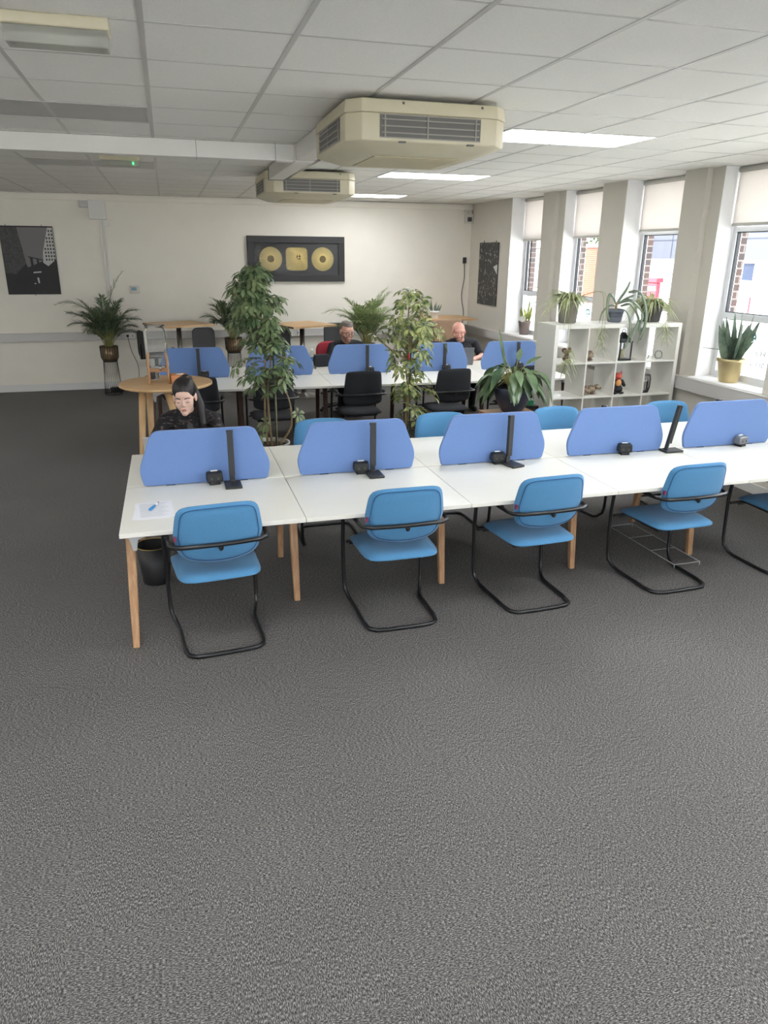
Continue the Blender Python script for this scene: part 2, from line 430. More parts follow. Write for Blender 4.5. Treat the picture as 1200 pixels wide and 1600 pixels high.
def bez(pts, n=10):
    # Catmull-Rom smooth path
    P = [Vector(p) for p in pts]; out = []
    for i in range(len(P) - 1):
        a = P[max(0, i - 1)]; b = P[i]; c = P[i + 1]; d = P[min(len(P) - 1, i + 2)]
        for k in range(n):
            t = k / n
            out.append(0.5 * ((2 * b) + (c - a) * t + (2 * a - 5 * b + 4 * c - d) * t * t + (3 * b - a - 3 * c + d) * t ** 3))
    out.append(P[-1]); return out
def rpoly(pts, r, n=5):
    # outline with rounded corners; r scalar or per-corner
    out = []; N = len(pts); R = r if isinstance(r, (list, tuple)) else [r] * N
    for i in range(N):
        p = Vector(pts[i]); a = (Vector(pts[i - 1]) - p); b = (Vector(pts[(i + 1) % N]) - p)
        ra = min(R[i], a.length * .48, b.length * .48); A = p + a.normalized() * ra; B = p + b.normalized() * ra
        for k in range(n + 1):
            t = k / n; out.append(tuple((A * (1 - t) ** 2 + p * 2 * t * (1 - t) + B * t * t)))
    return out
def rrect(w, h, r, n=5, cx=0, cz=0):
    return rpoly([(cx - w / 2, cz - h / 2), (cx + w / 2, cz - h / 2), (cx + w / 2, cz + h / 2), (cx - w / 2, cz + h / 2)], r, n)

# ================================================================== THE ROOM
H = 2.965; BW = 12.78; RX = 5.226; LX = -5.6; FY = -4.0
GX = 5.52           # glass plane
struct(MB().box(LX - .2, RX + .6, FY - .2, BW + .2, -.12, 0).build('floor', M['carpet']))
struct(MB().box(LX - .2, RX + .6, FY - .2, BW + .2, H, H + .15).build('ceiling', M['tile']))
struct(MB().box(LX - .2, RX + .6, BW, BW + .2, -.1, H + .15).build('wall_back', M['wall']))
struct(MB().box(LX - .2, LX, FY - .2, BW, -.1, H + .15).build('wall_left', M['wall']))
fwm = MB().box(LX, RX + .6, FY - .2, FY, -.1, 1.4).box(LX, RX + .6, FY - .2, FY, 2.3, H + .15)
for fx in (LX, -2.6, .2, 3.0, RX - .3): fwm.box(fx, fx + .3, FY - .2, FY, 1.4, 2.3)
struct(fwm.build('wall_front', M['wall']))
for q, fx in enumerate((LX, -2.6, .2, 3.0)):  # unseen windows added behind the camera to let fill light in
    x1 = (-2.6, .2, 3.0, RX - .3)[q]
    fill_win = struct(MB().box(fx + .3, x1, FY - .12, FY - .06, 1.4, 1.46).box(fx + .3, x1, FY - .12, FY - .06, 2.24, 2.3).box(fx + .3, fx + .36, FY - .12, FY - .06, 1.46, 2.24).box(x1 - .06, x1, FY - .12, FY - .06, 1.46, 2.24).build('window_%d' % (20 + q), M['upvc']))
    MB().box(fx + .36, x1 - .06, FY - .095, FY - .085, 1.46, 2.24).build('pane', M['glass'], fill_win)
# ceiling grid
g = MB()
k = -10
while -.017 + .6 * k < RX:
    x = -.017 + .6 * k; k += 1
    if x > LX: g.box(x - .012, x + .012, FY, BW, H - .0022, H + .004)
k = -12
while 2.773 + .6 * k < BW:
    y = 2.773 + .6 * k - .0; k += 1
    if y > FY: g.box(LX, RX, y - .008, y + .008, H - .0012, H + .004)
struct(g.build('trim_1', M['grid']))
struct(MB().box(LX, RX + .02, BW - .05, BW, H - .10, H - .012).build('trim_2', M['wall']))      # cornice on the back wall
struct(MB().box(LX, RX, BW - .018, BW, 0, .10).box(LX, RX, BW - .012, BW, .10, .112).build('baseboard_back', M['skirt'], bevel=.004))

# window wall
wins = [(10.13, 11.155), (8.58, 9.61), (7.04, 8.08), (5.50, 6.53), (3.95, 4.98), (2.41, 3.44), (.86, 1.90), (-.68, .36), (-2.22, -1.19)]
SET = 5.29
wr = MB()
OX = 5.58
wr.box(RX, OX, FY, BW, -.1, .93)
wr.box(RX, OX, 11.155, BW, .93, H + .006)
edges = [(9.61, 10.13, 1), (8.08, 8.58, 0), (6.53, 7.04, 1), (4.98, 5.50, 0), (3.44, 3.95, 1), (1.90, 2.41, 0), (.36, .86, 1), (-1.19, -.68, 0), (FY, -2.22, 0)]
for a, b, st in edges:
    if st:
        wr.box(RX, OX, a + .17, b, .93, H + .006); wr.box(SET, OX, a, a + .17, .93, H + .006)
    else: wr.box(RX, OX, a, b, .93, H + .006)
struct(wr.build('wall_right', M['wall_backlit']))
bo = MB()
bo.box(OX, OX + .075, FY, BW, -.4, .88)
for a, b in [(11.13, BW)] + [(e[0] + (.02), e[1] - .02) for e in edges]: bo.box(OX, OX + .075, a - .04, b + .0, .88, 3.4)
struct(bo.build('trim_3', M['brick']))
struct(MB().box(OX, OX + .35, FY, BW, 3.0, 3.4).build('trim_4', M['bwhite']))
# sill boards and dado trunking
sl = MB()
for a, b in wins: sl.box(RX - .03, GX - .03, a, b, .93, .945)
struct(sl.build('trim_5', M['reveal'], bevel=.003))
struct(MB().box(RX - .062, RX, FY, BW - .062, .80, .935).box(RX - .068, RX, FY, BW - .062, .925, .932).build('trim_6', M['dado'], bevel=.004))
struct(MB().box(LX, RX - .0, BW - .062, BW, .785, .915).box(LX, RX, BW - .068, BW, .905, .912).box(LX, RX, BW - .066, BW, .80, .806).build('trim_7', M['dado'], bevel=.004))
struct(MB().box(RX - .018, RX, FY, BW - .02, 0, .10).build('baseboard_right', M['skirt'], bevel=.004))
# white liner boards of the reveals
rv = MB()
for i, (a, b) in enumerate(wins):
    x0 = RX + .002 if i % 2 == 0 and i != 0 else RX + .002
    st_far = any(abs(e[0] - b) < .01 and e[2] for e in edges)
    rv.box((SET if st_far else RX) + .002, GX - .03, b - .006, b - .001, .945, H)
    rv.box(RX + .002, GX - .03, a + .001, a + .006, .945, H)
struct(rv.build('trim_8', M['reveal']))

def text_mesh(name, body, size, matx, mtl, parent=None, font_align='LEFT', extr=0.0006):
    cu = bpy.data.curves.new(name, 'FONT'); cu.body = body; cu.size = size; cu.align_x = font_align; cu.extrude = extr
    t = bpy.data.objects.new(name, cu); C.objects.link(t)
    dg = bpy.context.evaluated_depsgraph_get(); me = bpy.data.meshes.new_from_object(t.evaluated_get(dg))
    C.objects.unlink(t); bpy.data.objects.remove(t)
    me.materials.clear(); me.materials.append(mtl)
    me.transform(matx)
    o = bpy.data.objects.new(name, me); C.objects.link(o)
    if parent: o.parent = parent
    return o

bl_bottom = [2.37, 2.385, 2.43, 2.45, 2.45, 2.40, 2.45, 2.45, 2.45]
for i, (a, b) in enumerate(wins):
    r = MB()      # frame
    fx0, fx1 = GX - .035, GX + .035
    w = .055
    r.box(fx0, fx1, a, a + w, .945, H).box(fx0, fx1, b - w, b, .945, H)
    r.box(fx0, fx1, a + w, b - w, .945, 1.01).box(fx0, fx1, a + w, b - w, 1.535, 1.60).box(fx0, fx1, a + w, b - w, H - .06, H).box(fx0, fx1, a + w, b - w, 2.37, 2.42)
    fr = struct(r.build('window_%d' % (i + 1), M['upvc'], bevel=.004))
    gk = MB()
    for z0, z1 in ((1.60, 2.37),):
        gk.box(GX - .02, GX + .02, a + w, a + w + .009, z0, z1).box(GX - .02, GX + .02, b - w - .009, b - w, z0, z1)
        gk.box(GX - .02, GX + .02, a + w + .009, b - w - .009, z0, z0 + .008).box(GX - .02, GX + .02, a + w + .009, b - w - .009, z1 - .008, z1)
    gk.build('gasket', M['gasket'], fr)
    MB().box(GX - .004, GX + .004, a + w, b - w, 1.60, 2.37).build('pane', M['glass'], fr)
    MB().box(GX - .004, GX + .004, a + w, b - w, 2.42, H - .06).build('pane', M['glass'], fr)
    MB().box(GX - .004, GX + .004, a + w, b - w, 1.01, 1.535).build('pane', M['glass'], fr)
    MB().box(GX + .006, GX + .008, a + w + .012, b - w - .012, 1.02, 1.525).build('frosted_film', M['film'], fr)
    if i < 4:
        # text on the outside of the film, to be read from the street (y runs to the right outside)
        base = Matrix(((0, 0, -1, GX + .004 + .0), (1, 0, 0, 0), (0, 1, 0, 0), (0, 0, 0, 1)))
        mm = lambda y, z: Matrix(((0, 0, 1, GX - .0055), (1, 0, 0, y), (0, 1, 0, z), (0, 0, 0, 1)))
        y0 = a + .345
        text_mesh('window_lettering', 'High-', .105, mm(y0, 1.205), M['vtext'], fr)
        text_mesh('window_lettering', 'secure', .105, mm(y0, 1.115), M['vtext'], fr)
        lg = MB()
        yc, zc = y0 + .225, 1.385
        for (r0, r1, a0, a1) in ((.045, .068, 20, 200), (.03, .045, 200, 330)):
            pts = [(yc + r1 * cos(rad(a0 + (a1 - a0) * t / 12)), zc + r1 * sin(rad(a0 + (a1 - a0) * t / 12))) for t in range(13)]
            pts += [(yc + r0 * cos(rad(a0 + (a1 - a0) * t / 12)), zc + r0 * sin(rad(a0 + (a1 - a0) * t / 12))) for t in range(12, -1, -1)]
            lg.prism(pts, GX - .0065, GX - .005, 'x')
        lg.box(GX - .0065, GX - .005, yc - .055, yc + .05, zc - .012, zc + .004)
        lg.build('window_logo', M['teal'], fr)
place = ['farthest window, beside the dark poster', 'second window from the far corner', 'third window from the far corner', 'nearest window, above the gold plant pot']
for i, (a, b) in enumerate(wins[:4]):
    e = empty('roller_blind', (GX - .07, (a + b) / 2, H), 0)
    lab = 'cream roller blind half lowered in the ' + place[i] if i < 4 else 'cream roller blind in a window out of the picture'
    tag(e, lab, 'blind', 'roller blinds'); hw = (b - a) / 2 - .02
    if i >= 4: e['label'] = 'cream roller blind half lowered in a window beside the camera'
    zb = bl_bottom[i] - H
    MB().box(-.002, .0, -hw, hw, zb, -.03).build('blind_fabric', M['blind'], e)
    MB().tube([(0, -hw, -.032), (0, hw, -.032)], .024, 10).build('roller', M['blindbar'], e)
    MB().box(-.011, .009, -hw, hw, zb - .028, zb).build('bottom_bar', M['blindbar'], e, bevel=.004)

# ceiling lights: lit and unlit recessed panels
def panel(x, y, lit, label):
    e = empty('ceiling_light_panel', (x + .6, y + .3, H), 0, label, 'ceiling light', 'recessed ceiling light panels')
    f = MB()
    f.box(-.6, .6, -.3, -.28, -.004, .004).box(-.6, .6, .28, .3, -.004, .004).box(-.6, -.58, -.28, .28, -.004, .004).box(.58, .6, -.28, .28, -.004, .004)
    f.build('frame', M['grid'], e)
    MB().box(-.58, .58, -.28, .28, -.002, .003).build('diffuser', M['led'] if lit else M['offpanel'], e)
X0 = -.017
panel(X0 + 2.4, 5.185, 1, 'bright lit ceiling panel nearest the camera, right of the near air conditioner')
panel(X0 + 2.4, 8.185, 1, 'bright lit ceiling panel in the middle, between the two others')
panel(X0 + 2.4, 11.27, 1, 'bright lit ceiling panel farthest away, near the back wall')
panel(X0 - 1.2, 5.185, 0, 'unlit grey ceiling panel in front of the white ceiling trunking')
panel(X0 - 1.2, 8.185, 0, 'unlit grey ceiling panel behind the white ceiling trunking')
for (px, py) in ((2.4, 2.173), (2.4, -.827), (-1.2, 2.173), (-1.2, -.827), (-4.8, 5.185), (-4.8, 8.185), (-4.8, 2.173)):
    panel(X0 + px, py, 1, 'lit ceiling panel outside the picture, overhead or to the left of the camera')

# ceiling trunking and duct
t = MB().box(LX, 1.075, 6.47, 6.60, H - .125, H - .002)
o = tag(t.build('cable_trunking', M['trunk'], bevel=.004), 'long white box trunking crossing the ceiling from the left', 'trunking')
for jx in (.30, .92): MB().box(jx, jx + .003, 6.467, 6.603, H - .128, H - .001).build('joint_line', M['grille'], o)
d = empty('air_duct', (1.155, 5.34, H - .1), 0, 'white box duct on the ceiling linking the two air conditioners', 'duct')
MB().box(-.075, .075, .0, 2.83, -.025, .098).build('duct_cover', M['duct'], d, bevel=.004)
MB().tube([(.10, .1, -.0), (.10, 1.2, -.01), (.10, 2.1, -.0), (.10, 2.8, .0)], .022, 8).build('pipe', M['tape'], d)
MB().box(-.08, .078, 1.10, 1.28, -.03, .0985).build('joint_band', M['trunk'], d)
MB().box(-.08, .078, 2.76, 2.79, -.03, .0985).build('joint_band', M['grille'], d)

def aircon(x, y, label):
    e = empty('air_conditioner', (x, y, H), 0, label, 'air conditioner', 'ceiling air conditioning units')
    w, dp = .96, 1.0
    def ring(hw, hd, ch, z): return [(-hw + ch, -hd, z), (hw - ch, -hd, z), (hw, -hd + ch, z), (hw, hd - ch, z), (hw - ch, hd, z), (-hw + ch, hd, z), (-hw, hd - ch, z), (-hw, -hd + ch, z)]
    def shell(rings):
        m = MB(); vs = []; fs = []
        for r_ in rings: vs += r_
        for i in range(len(rings) - 1):
            for k in range(8): k2 = (k + 1) % 8; fs.append((i * 8 + k, i * 8 + k2, (i + 1) * 8 + k2, (i + 1) * 8 + k))
        fs.append(tuple(range(8))); fs.append(tuple(range(len(rings) * 8 - 8, len(rings) * 8)))
        return m._add(vs, fs)
    hw, hd = w / 2, dp / 2
    shell([ring(hw - .02, hd - .02, .07, -.024), ring(hw - .005, hd - .005, .075, -.03), ring(hw + .004, hd + .004, .08, -.092), ring(hw, hd, .08, -.096)]).build('top_cap', M['cream'], e, bevel=.006)
    shell([ring(hw, hd, .08, -.097), ring(hw, hd, .08, -.235), ring(hw - .03, hd - .03, .08, -.25), ring(hw - .13, hd - .13, .06, -.285)]).build('body', M['cream'], e, bevel=.006)
    MB().box(-.27, .27, -.27, .27, -.290, -.284).build('intake_panel', M['cream2'], e, bevel=.003)
    MB().box(-.3, .3, -.3, .3, -.026, -.001).build('mount', M['grille'], e)
    for k in range(4):
        mt = Matrix.Rotation(k * pi / 2, 4, 'Z'); hh = hd if k % 2 == 0 else hw; gw = .30
        gr = MB().box(-gw, gw, -hh - .003, -hh + .02, -.218, -.104, mt).build('outlet_grille', M['grille'], e)
        v = MB()
        for q in range(3):
            z = -.125 - q * .033
            v.box(-gw + .01, gw - .01, -hh - .010, -hh + .0, z - .006, z, mt @ Matrix.Translation((0, 0, 0)))
        for q in (-.27, -.02, .27): v.box(q - .004, q + .004, -hh - .008, -hh, -.215, -.107, mt)
        v.box(-gw, gw, -hh - .006, -hh, -.107, -.101, mt).box(-gw, gw, -hh - .006, -hh, -.221, -.215, mt)
        v.build('vane', M['vane'], gr)
    for q in (-.19, .22): MB().box(q, q + .04, -hd - .012, -hd + .01, -.243, -.235).build('catch', M['grille'], e)
    for q in (-.17, .3): MB().box(q, q + .012, -hd - .002, -hd + .01, -.05, -.038).build('screw', M['grille'], e)
aircon(1.50, 4.83, 'large cream ceiling air conditioner nearest the camera')
aircon(1.535, 8.68, 'smaller looking cream ceiling air conditioner farther from the camera')

e = empty('emergency_light', (-.325, 3.43, H), 0, 'cream twin tube emergency light on the ceiling, top left', 'ceiling light')
MB().box(-.19, .19, -.07, .07, -.042, 0).build('housing', M['cream'], e, bevel=.006)
MB().prism([(-.062, -.042), (.062, -.042), (.05, -.098), (-.05, -.098)], -.182, .182, 'x').build('diffuser', M['lens'], e, bevel=.004)
MB().tube([(-.15, -.02, -.065), (.15, -.02, -.065)], .011, 8).tube([(-.15, .02, -.075), (.15, .02, -.075)], .011, 8).build('tube_lamp', M['tube'], e)
for q in (-.172, .15): MB().box(q, q + .022, -.04, .04, -.09, -.05).build('lamp_holder', M['dpot'], e)
e = empty('emergency_light', (-.33, 7.78, H), 0, 'small white emergency light with a green indicator, behind the trunking', 'ceiling light')
MB().box(-.18, .18, -.06, .06, -.042, 0).build('housing', M['cream'], e, bevel=.006)
MB().prism([(-.055, -.042), (.055, -.042), (.045, -.085), (-.045, -.085)], -.165, .165, 'x').build('diffuser', M['lens'], e, bevel=.004)
MB().box(.11, .12, -.060, -.050, -.072, -.052).build('green_indicator', M['greenled'], e)

# ================================================================== BACK WALL FITTINGS
def on_back(x0, x1, z0, z1, dpt): return MB().box(x0, x1, BW - dpt, BW, z0, z1)
# city print
e = empty('wall_poster', (-1.995, BW, 1.5), 0, 'tall black and white city street print on the left of the back wall', 'poster')
w2, hh = .375, .99
MB().box(-w2, w2, -.022, -.010, 0, hh).build('print_board', M['pr_dark'], e)
def flat(name, polys, m, y): 
    b = MB()
    for p in polys: b.prism([((q[0] - .5) * 2 * w2, q[1] * hh) for q in p], y, y + .0008, 'y')
    return b.build(name, m, e)
flat('printed_sky', [[(.28, .98), (.90, .98), (.76, .5), (.44, .4), (.36, .6)]], M['pr_sky'], -.0234)
flat('printed_building', [[(.0, .98), (.33, .98), (.38, .7), (.42, .46), (.2, .3), (0, .32)]], M['pr_mid'], -.0244)
flat('printed_building', [[(.90, .98), (.99, .98), (.99, .52), (.83, .42), (.74, .47), (.76, .62)]], M['pr_light'], -.0246)
wn = []
for r_ in range(9):
    for c_ in range(4):
        x = .80 + c_ * .052 + (.008 * r_ if False else 0); z = .50 + r_ * .052
        if x > .76 + .14 * (z - .6) / .38 + .01 and x < .97: wn.append([(x, z), (x + .026, z), (x + .026, z + .03), (x, z + .03)])
for q in wn: flat('printed_window', [q], M['pr_dark'], -.0256)
flat('printed_bridge', [[(.5, .55), (.55, .55), (.56, .33), (.51, .33)], [(.62, .53), (.66, .53), (.68, .33), (.63, .33)], [(.47, .565), (.75, .515), (.75, .50), (.47, .55)], [(.5, .36), (.74, .36), (.74, .33), (.5, .33)]], M['pr_dark'], -.0258)
flat('printed_bridge_deck', [[(.53, .335), (.68, .345), (.68, .325), (.53, .315)], [(.585, .25), (.62, .25), (.625, .17), (.60, .165)], [(.52, .17), (.55, .17), (.55, .155), (.52, .155)]], M['pr_light'], -.0262)
MB().box(-.28, -.272, -.024, 0, hh, hh + .02).box(.22, .228, -.024, 0, hh, hh + .02).box(.0, .008, -.024, 0, -.02, 0).build('clip', M['steel'], e)
MB().box(-w2 + .02, w2 - .02, -.010, -.001, .02, hh - .02).build('backing_spacer', M['pr_dark'], e)
# dark print on the window wall
e = empty('wall_poster', (RX, 11.92, 1.33), 0, 'tall dark speckled print hanging beside the farthest window', 'poster')
MB().box(-.02, -.008, -.39, .39, 0, 1.0).build('print_board', M['pr_speck'], e)
MB().prism([(-.385, .66), (-.385, .50), (-.22, .62)], -.0215, -.0205, 'x').build('printed_triangle', M['pr_light'], e)
MB().box(-.022, 0, -.28, -.272, 1.0, 1.03).box(-.022, 0, .22, .228, 1.0, 1.03).build('clip', M['steel'], e)
MB().box(-.008, -.001, -.36, .36, .03, .97).build('backing_spacer', M['pr_dark'], e)
# framed gold discs
e = empty('framed_artwork', (2.107, BW, 1.685), 0, 'wide black framed artwork of three gold ridged shapes', 'artwork')
fw, fh = .815, .715
f = MB(); b_ = .105
f.box(-fw, fw, -.05, 0, 0, b_).box(-fw, fw, -.05, 0, fh - b_, fh).box(-fw, -fw + b_, -.05, 0, b_, fh - b_).box(fw - b_, fw, -.05, 0, b_, fh - b_)
f.build('frame', M['frame'], e, bevel=.004)
MB().box(-fw + b_, fw - b_, -.018, -.004, b_, fh - b_).build('mount', M['matte'], e)
MB().box(-fw + b_ + .003, fw - b_ - .003, -.045, -.043, b_ + .003, fh - b_ - .003).build('glass', M['glass'], e)
def ridged(cx, cz, R, sq=False, off=(0, 0)):
    """radial rods with gaps between them, over a pale backing cone"""
    m = MB(); n = 52
    for k in range(n):
        a = 2 * pi * k / n; c_, s_ = cos(a), sin(a)
        q = R * ((abs(c_) ** 6 + abs(s_) ** 6) ** (-1 / 6) if sq else 1)
        w0 = .0035; w1 = q * 2 * pi / n * .33
        px, pz = -s_, c_
        def P(r, w, y): return (cx + off[0] * (1 - r / q) + r * c_ + px * w, y, cz + off[1] * (1 - r / q) + r * s_ + pz * w)
        r0, r1 = R * .22, q
        m._add([P(r0, -w0, -.028), P(r0, 0, -.036), P(r0, w0, -.028), P(r1, -w1, -.021), P(r1, 0, -.030), P(r1, w1, -.021)], [(0, 3, 4, 1), (1, 4, 5, 2), (3, 5, 4), (0, 1, 2), (0, 2, 5, 3)])
    return m
for cx, sq in ((-.435, 0), (0.0, 1), (.44, 0)):
    if sq:
        r_ = ridged(cx, .358, .182, True, (.045, .042)).build('gold_square', M['golda'], e)
        MB().prism(rrect(.35, .35, .07, cx=cx, cz=.358), -.022, -.0185, 'y').build('backing_plate', M['goldd'], r_)
        k_ = MB()
        for ax in (-.02, .02):
            for az in (-.02, .02): k_.ell((cx + .045 + ax, -.034, .40 + az), (.016, .008, .016), 10, 6)
        k_.build('bead', M['golda'], r_)
    else:
        r_ = ridged(cx, .358, .19).build('gold_disc', M['golda'], e)
        MB().tube([(cx, -.023, .358), (cx, -.0185, .358)], .150, 32).build('backing_plate', M['goldd'], r_)
        MB().tube([(cx, -.036, .358), (cx, -.022, .358)], .055, 20).build('centre_boss', M['goldd'], r_)
        MB().tube([(cx + .068 * cos(2 * pi * k / 20), -.03, .358 + .068 * sin(2 * pi * k / 20)) for k in range(20)], .007, 6, closed=True).build('centre_ring', M['golda'], r_)
# boxes and conduit
e = empty('junction_box', (-.95, BW, 2.60), 0, 'white wall box at the top of the back wall with a conduit below', 'junction box')
MB().box(-.125, .125, -.08, 0, 0, .27).build('cover', M['trunk'], e, bevel=.006)
MB().box(-.25, -.13, -.05, 0, .17, .27).build('side_box', M['dado'], e, bevel=.004)
MB().box(.06, .16, -.04, 0, -.10, -.015).build('switch_box', M['trunk'], e, bevel=.004)
MB().box(.015, .045, -.02, 0, -1.69, -.002).box(.07, .095, -.02, 0, -1.69, -.10).build('conduit', M['trunk'], e)
e = empty('heating_control', (-.52, BW, 1.57), 0, 'small white wall thermostat with a bluish display', 'thermostat')
MB().box(-.075, .075, -.03, 0, -.06, .06).build('case', M['ivory'], e, bevel=.006)
MB().box(-.045, .03, -.033, -.029, -.02, .03).build('display', M['lcd'], e)
e = empty('alarm_sensor', (5.21, BW, 2.75), 0, 'small ivory alarm box high in the far right corner', 'alarm')
MB().box(-.13, .01, -.1, 0, -.10, .06).build('case', M['ivory'], e, bevel=.01)
MB().box(-.10, -.02, -.104, -.098, -.07, .0).build('grille', M['dpot'], e)
MB().box(-.14, -.02, -.07, 0, .09, .12).tube([(-.06, -.03, .06), (-.06, -.03, .10)], .01, 6).build('bracket', M['ivory'], e)
e = empty('wall_sensor', (5.12, BW, 2.04), 0, 'small black wall sensor with a trailing cable in the far corner', 'sensor')
MB().box(-.03, .03, -.04, 0, -.05, .05).build('case', M['blkpl'], e, bevel=.006)
MB().tube(bez([(0, -.01, -.05), (.01, -.012, -.3), (-.03, -.012, -.6), (.02, -.015, -.9), (.0, -.02, -1.13)], 5), .006, 6).build('cable', M['dpot'], e)
for i, (x, lab) in enumerate(((-.66, 'twin socket on the back dado trunking beside the left palm'), (1.02 + .9, 'twin socket on the back dado trunking behind the middle high table'), (2.12, 'small blank socket plate just right of the middle high table pole'))):
    wdt = .15 if i < 2 else .085
    e = empty('wall_socket', (x, BW - .068, .85), 0, lab, 'socket', 'sockets on the back trunking')
    MB().box(-wdt / 2, wdt / 2, -.008, .004, -.043, .043).build('plate', M['trunk'] if i != 1 else M['ivory'], e, bevel=.003)
    for q in (-.045, .03): MB().box(q, q + .015, -.0095, -.0075, -.01, .01).build('socket_hole', M['dpot'], e)
    if i == 0:
        MB().box(-.06, -.02, -.04, -.008, -.015, .02).build('plug', M['blkpl'], e)
        MB().tube(bez([(-.04, -.03, -.01), (0, -.03, -.25), (.08, -.04, -.5), (.05, -.05, -.835)], 5), .005, 6).build('cable', M['dpot'], e)
    else: MB().tube([(0, -.008, -.03), (0, -.012, -.03)], .004, 6).build('screw', M['grille'], e)
tag(MB().box(-1.03, -.84, 12.40, 12.50, 0, .07).build('black_box', M['blkpl'], bevel=.006), 'small black box on the floor behind the left wire plant stand', 'box')

# ================================================================== BENCHES
def bench(loc, rz, label, leg_mat_, n=5, dep=.83):
    e = empty('bench_desk', loc, rz, label, 'desk', 'long bench desks')
    T = .73
    for i in range(n):
        for s in (0, 1):
            y0 = 0 if s == 0 else dep + .012; y1 = dep - .004 if s == 0 else 2 * dep
            MB().box(i + .0015, i + .9985, y0, y1, T - .025, T).build('desktop', M['white_top'], e, bevel=.0025)
    MB().box(.12, n - .12, .40, .44, T - .075, T - .026).box(.12, n - .12, 2 * dep - .44, 2 * dep - .40, T - .075, T - .026).build('beam', M['blk'], e)
    MB().box(.15, n - .15, dep - .14, dep + .14, T - .15, T - .145).box(.15, n - .15, dep - .14, dep - .135, T - .15, T - .09).box(.15, n - .15, dep + .135, dep + .14, T - .15, T - .09).build('cable_tray', M['blk'], e)
    for i in range(n + 1):
        end = i in (0, n)
        x = .045 if i == 0 else (n - .045 if i == n else i)
        ins = .10 if end else .46
        for s in (0, 1):
            sy = 1 if s == 0 else -1; yb = 0 if s == 0 else 2 * dep
            top = Vector((x + (.0 if end else 0), yb + sy * (ins + .09), T - .055)); bot = Vector((x - (.03 if i == 0 else 0), yb + sy * ins, 0))
            L = MB(); vs = []
            dx = Vector((1, 0, 0)); dy = Vector((0, 1, 0))
            for p, r_ in ((bot, .019), (bot.lerp(top, .5), .024), (top, .026)):
                for a_, b_ in ((-1, -1), (1, -1), (1, 1), (-1, 1)): vs.append(p + dx * r_ * a_ + dy * r_ * b_)
            fs = [(3, 2, 1, 0), (8, 9, 10, 11)]
            for q in range(2):
                for k in range(4): fs.append((q * 4 + k, q * 4 + (k + 1) % 4, q * 4 + 4 + (k + 1) % 4, q * 4 + 4 + k))
            L._add(vs, fs); lg = L.build('leg', leg_mat_, e, bevel=.006)
            MB().prism([(top.y - .04, T - .026), (top.y + .04, T - .026), (top.y + .03, T - .085), (top.y - .03, T - .085)], x - .03, x + .03, 'x').build('leg_bracket', M['alu'], e, bevel=.004)
        MB().box(x - .02, x + .02, ins + .1, 2 * dep - ins - .1, T - .055, T - .026).build('cross_rail', M['alu'], e)
        if i == 0 or 1:
            MB().prism([(x - .03, T - .026), (x + .12, T - .026), (x + .09, T - .04), (x + .045, T - .06), (x + .035, T - .12), (x + .015, T - .12), (x + .0, T - .05)], ins * .5 if end else ins - .02, (ins * .5 if end else ins - .02) + .02, 'y').build('edge_bracket', M['alu'], e, bevel=.002)
    return e
B1 = (-.362, 3.80, 0); B1R = 0.0
B2 = (-.31, 8.09, 0); B2R = -.035
bench(B1, B1R, 'long white bench desk in front with pale oak legs', M['oak'])
bench(B2, B2R, 'long white bench desk farther back with dark brown legs', M['walnut'])
def at(bn, x, y, z=.73):
    (l, r) = (B1, B1R) if bn == 1 else (B2, B2R)
    return (l[0] + x * cos(r) - y * sin(r), l[1] + x * sin(r) + y * cos(r), z)
def screen_mesh():
    o = [(-.385, .012), (.385, .012), (.41, .09), (.405, .12), (.318, .335), (.30, .355), (-.30, .355), (-.318, .335), (-.405, .12), (-.41, .09)]
    o = rpoly([(-.39, .002), (.39, .002), (.414, .105), (.318, .355), (-.318, .355), (-.414, .105)], [.02, .02, .06, .05, .05, .06], 6)
    return MB().prism(o, -.0125, .0125, 'y', smooth=True)
sc0 = None
labs1 = ['blue desk screen in front of the woman at the left end of the front bench', 'blue desk screen second from the left on the front bench', 'third blue desk screen from the left on the front bench, at its middle', 'blue desk screen with the leaning lamp at its right on the front bench', 'blue desk screen at the right edge of the picture on the front bench']
labs2 = ['blue desk screen behind the glass water dispenser, on the back bench', 'blue desk screen behind the tall leafy plant on the back bench', 'blue desk screen in front of the man with glasses', 'blue desk screen just left of the bald man, behind the variegated plant', 'blue desk screen right of the bald man on the back bench']
for bn in (1, 2):
    for i in range(5):
        x, y, z = at(bn, .5 + i, .838)
        if sc0 is None:
            r0 = empty('desk_screen', (x, y, z)); sc0 = r0
            screen_mesh().build('screen_panel', M['screen'], r0, bevel=.006, bseg=3)
            MB().box(-.26, -.20, -.005, .005, -.108, .01).build('screen_clamp', M['blk'], r0)
            MB().box(.20, .26, -.005, .005, -.108, .01).build('screen_clamp', M['blk'], r0)
            r = r0
        else: r = copy_tree(sc0)
        r.location = (x, y, z); r.rotation_euler = (0, 0, 0 if bn == 1 else B2R)
        tag(r, (labs1 if bn == 1 else labs2)[i], 'desk screen', 'blue desk screens')
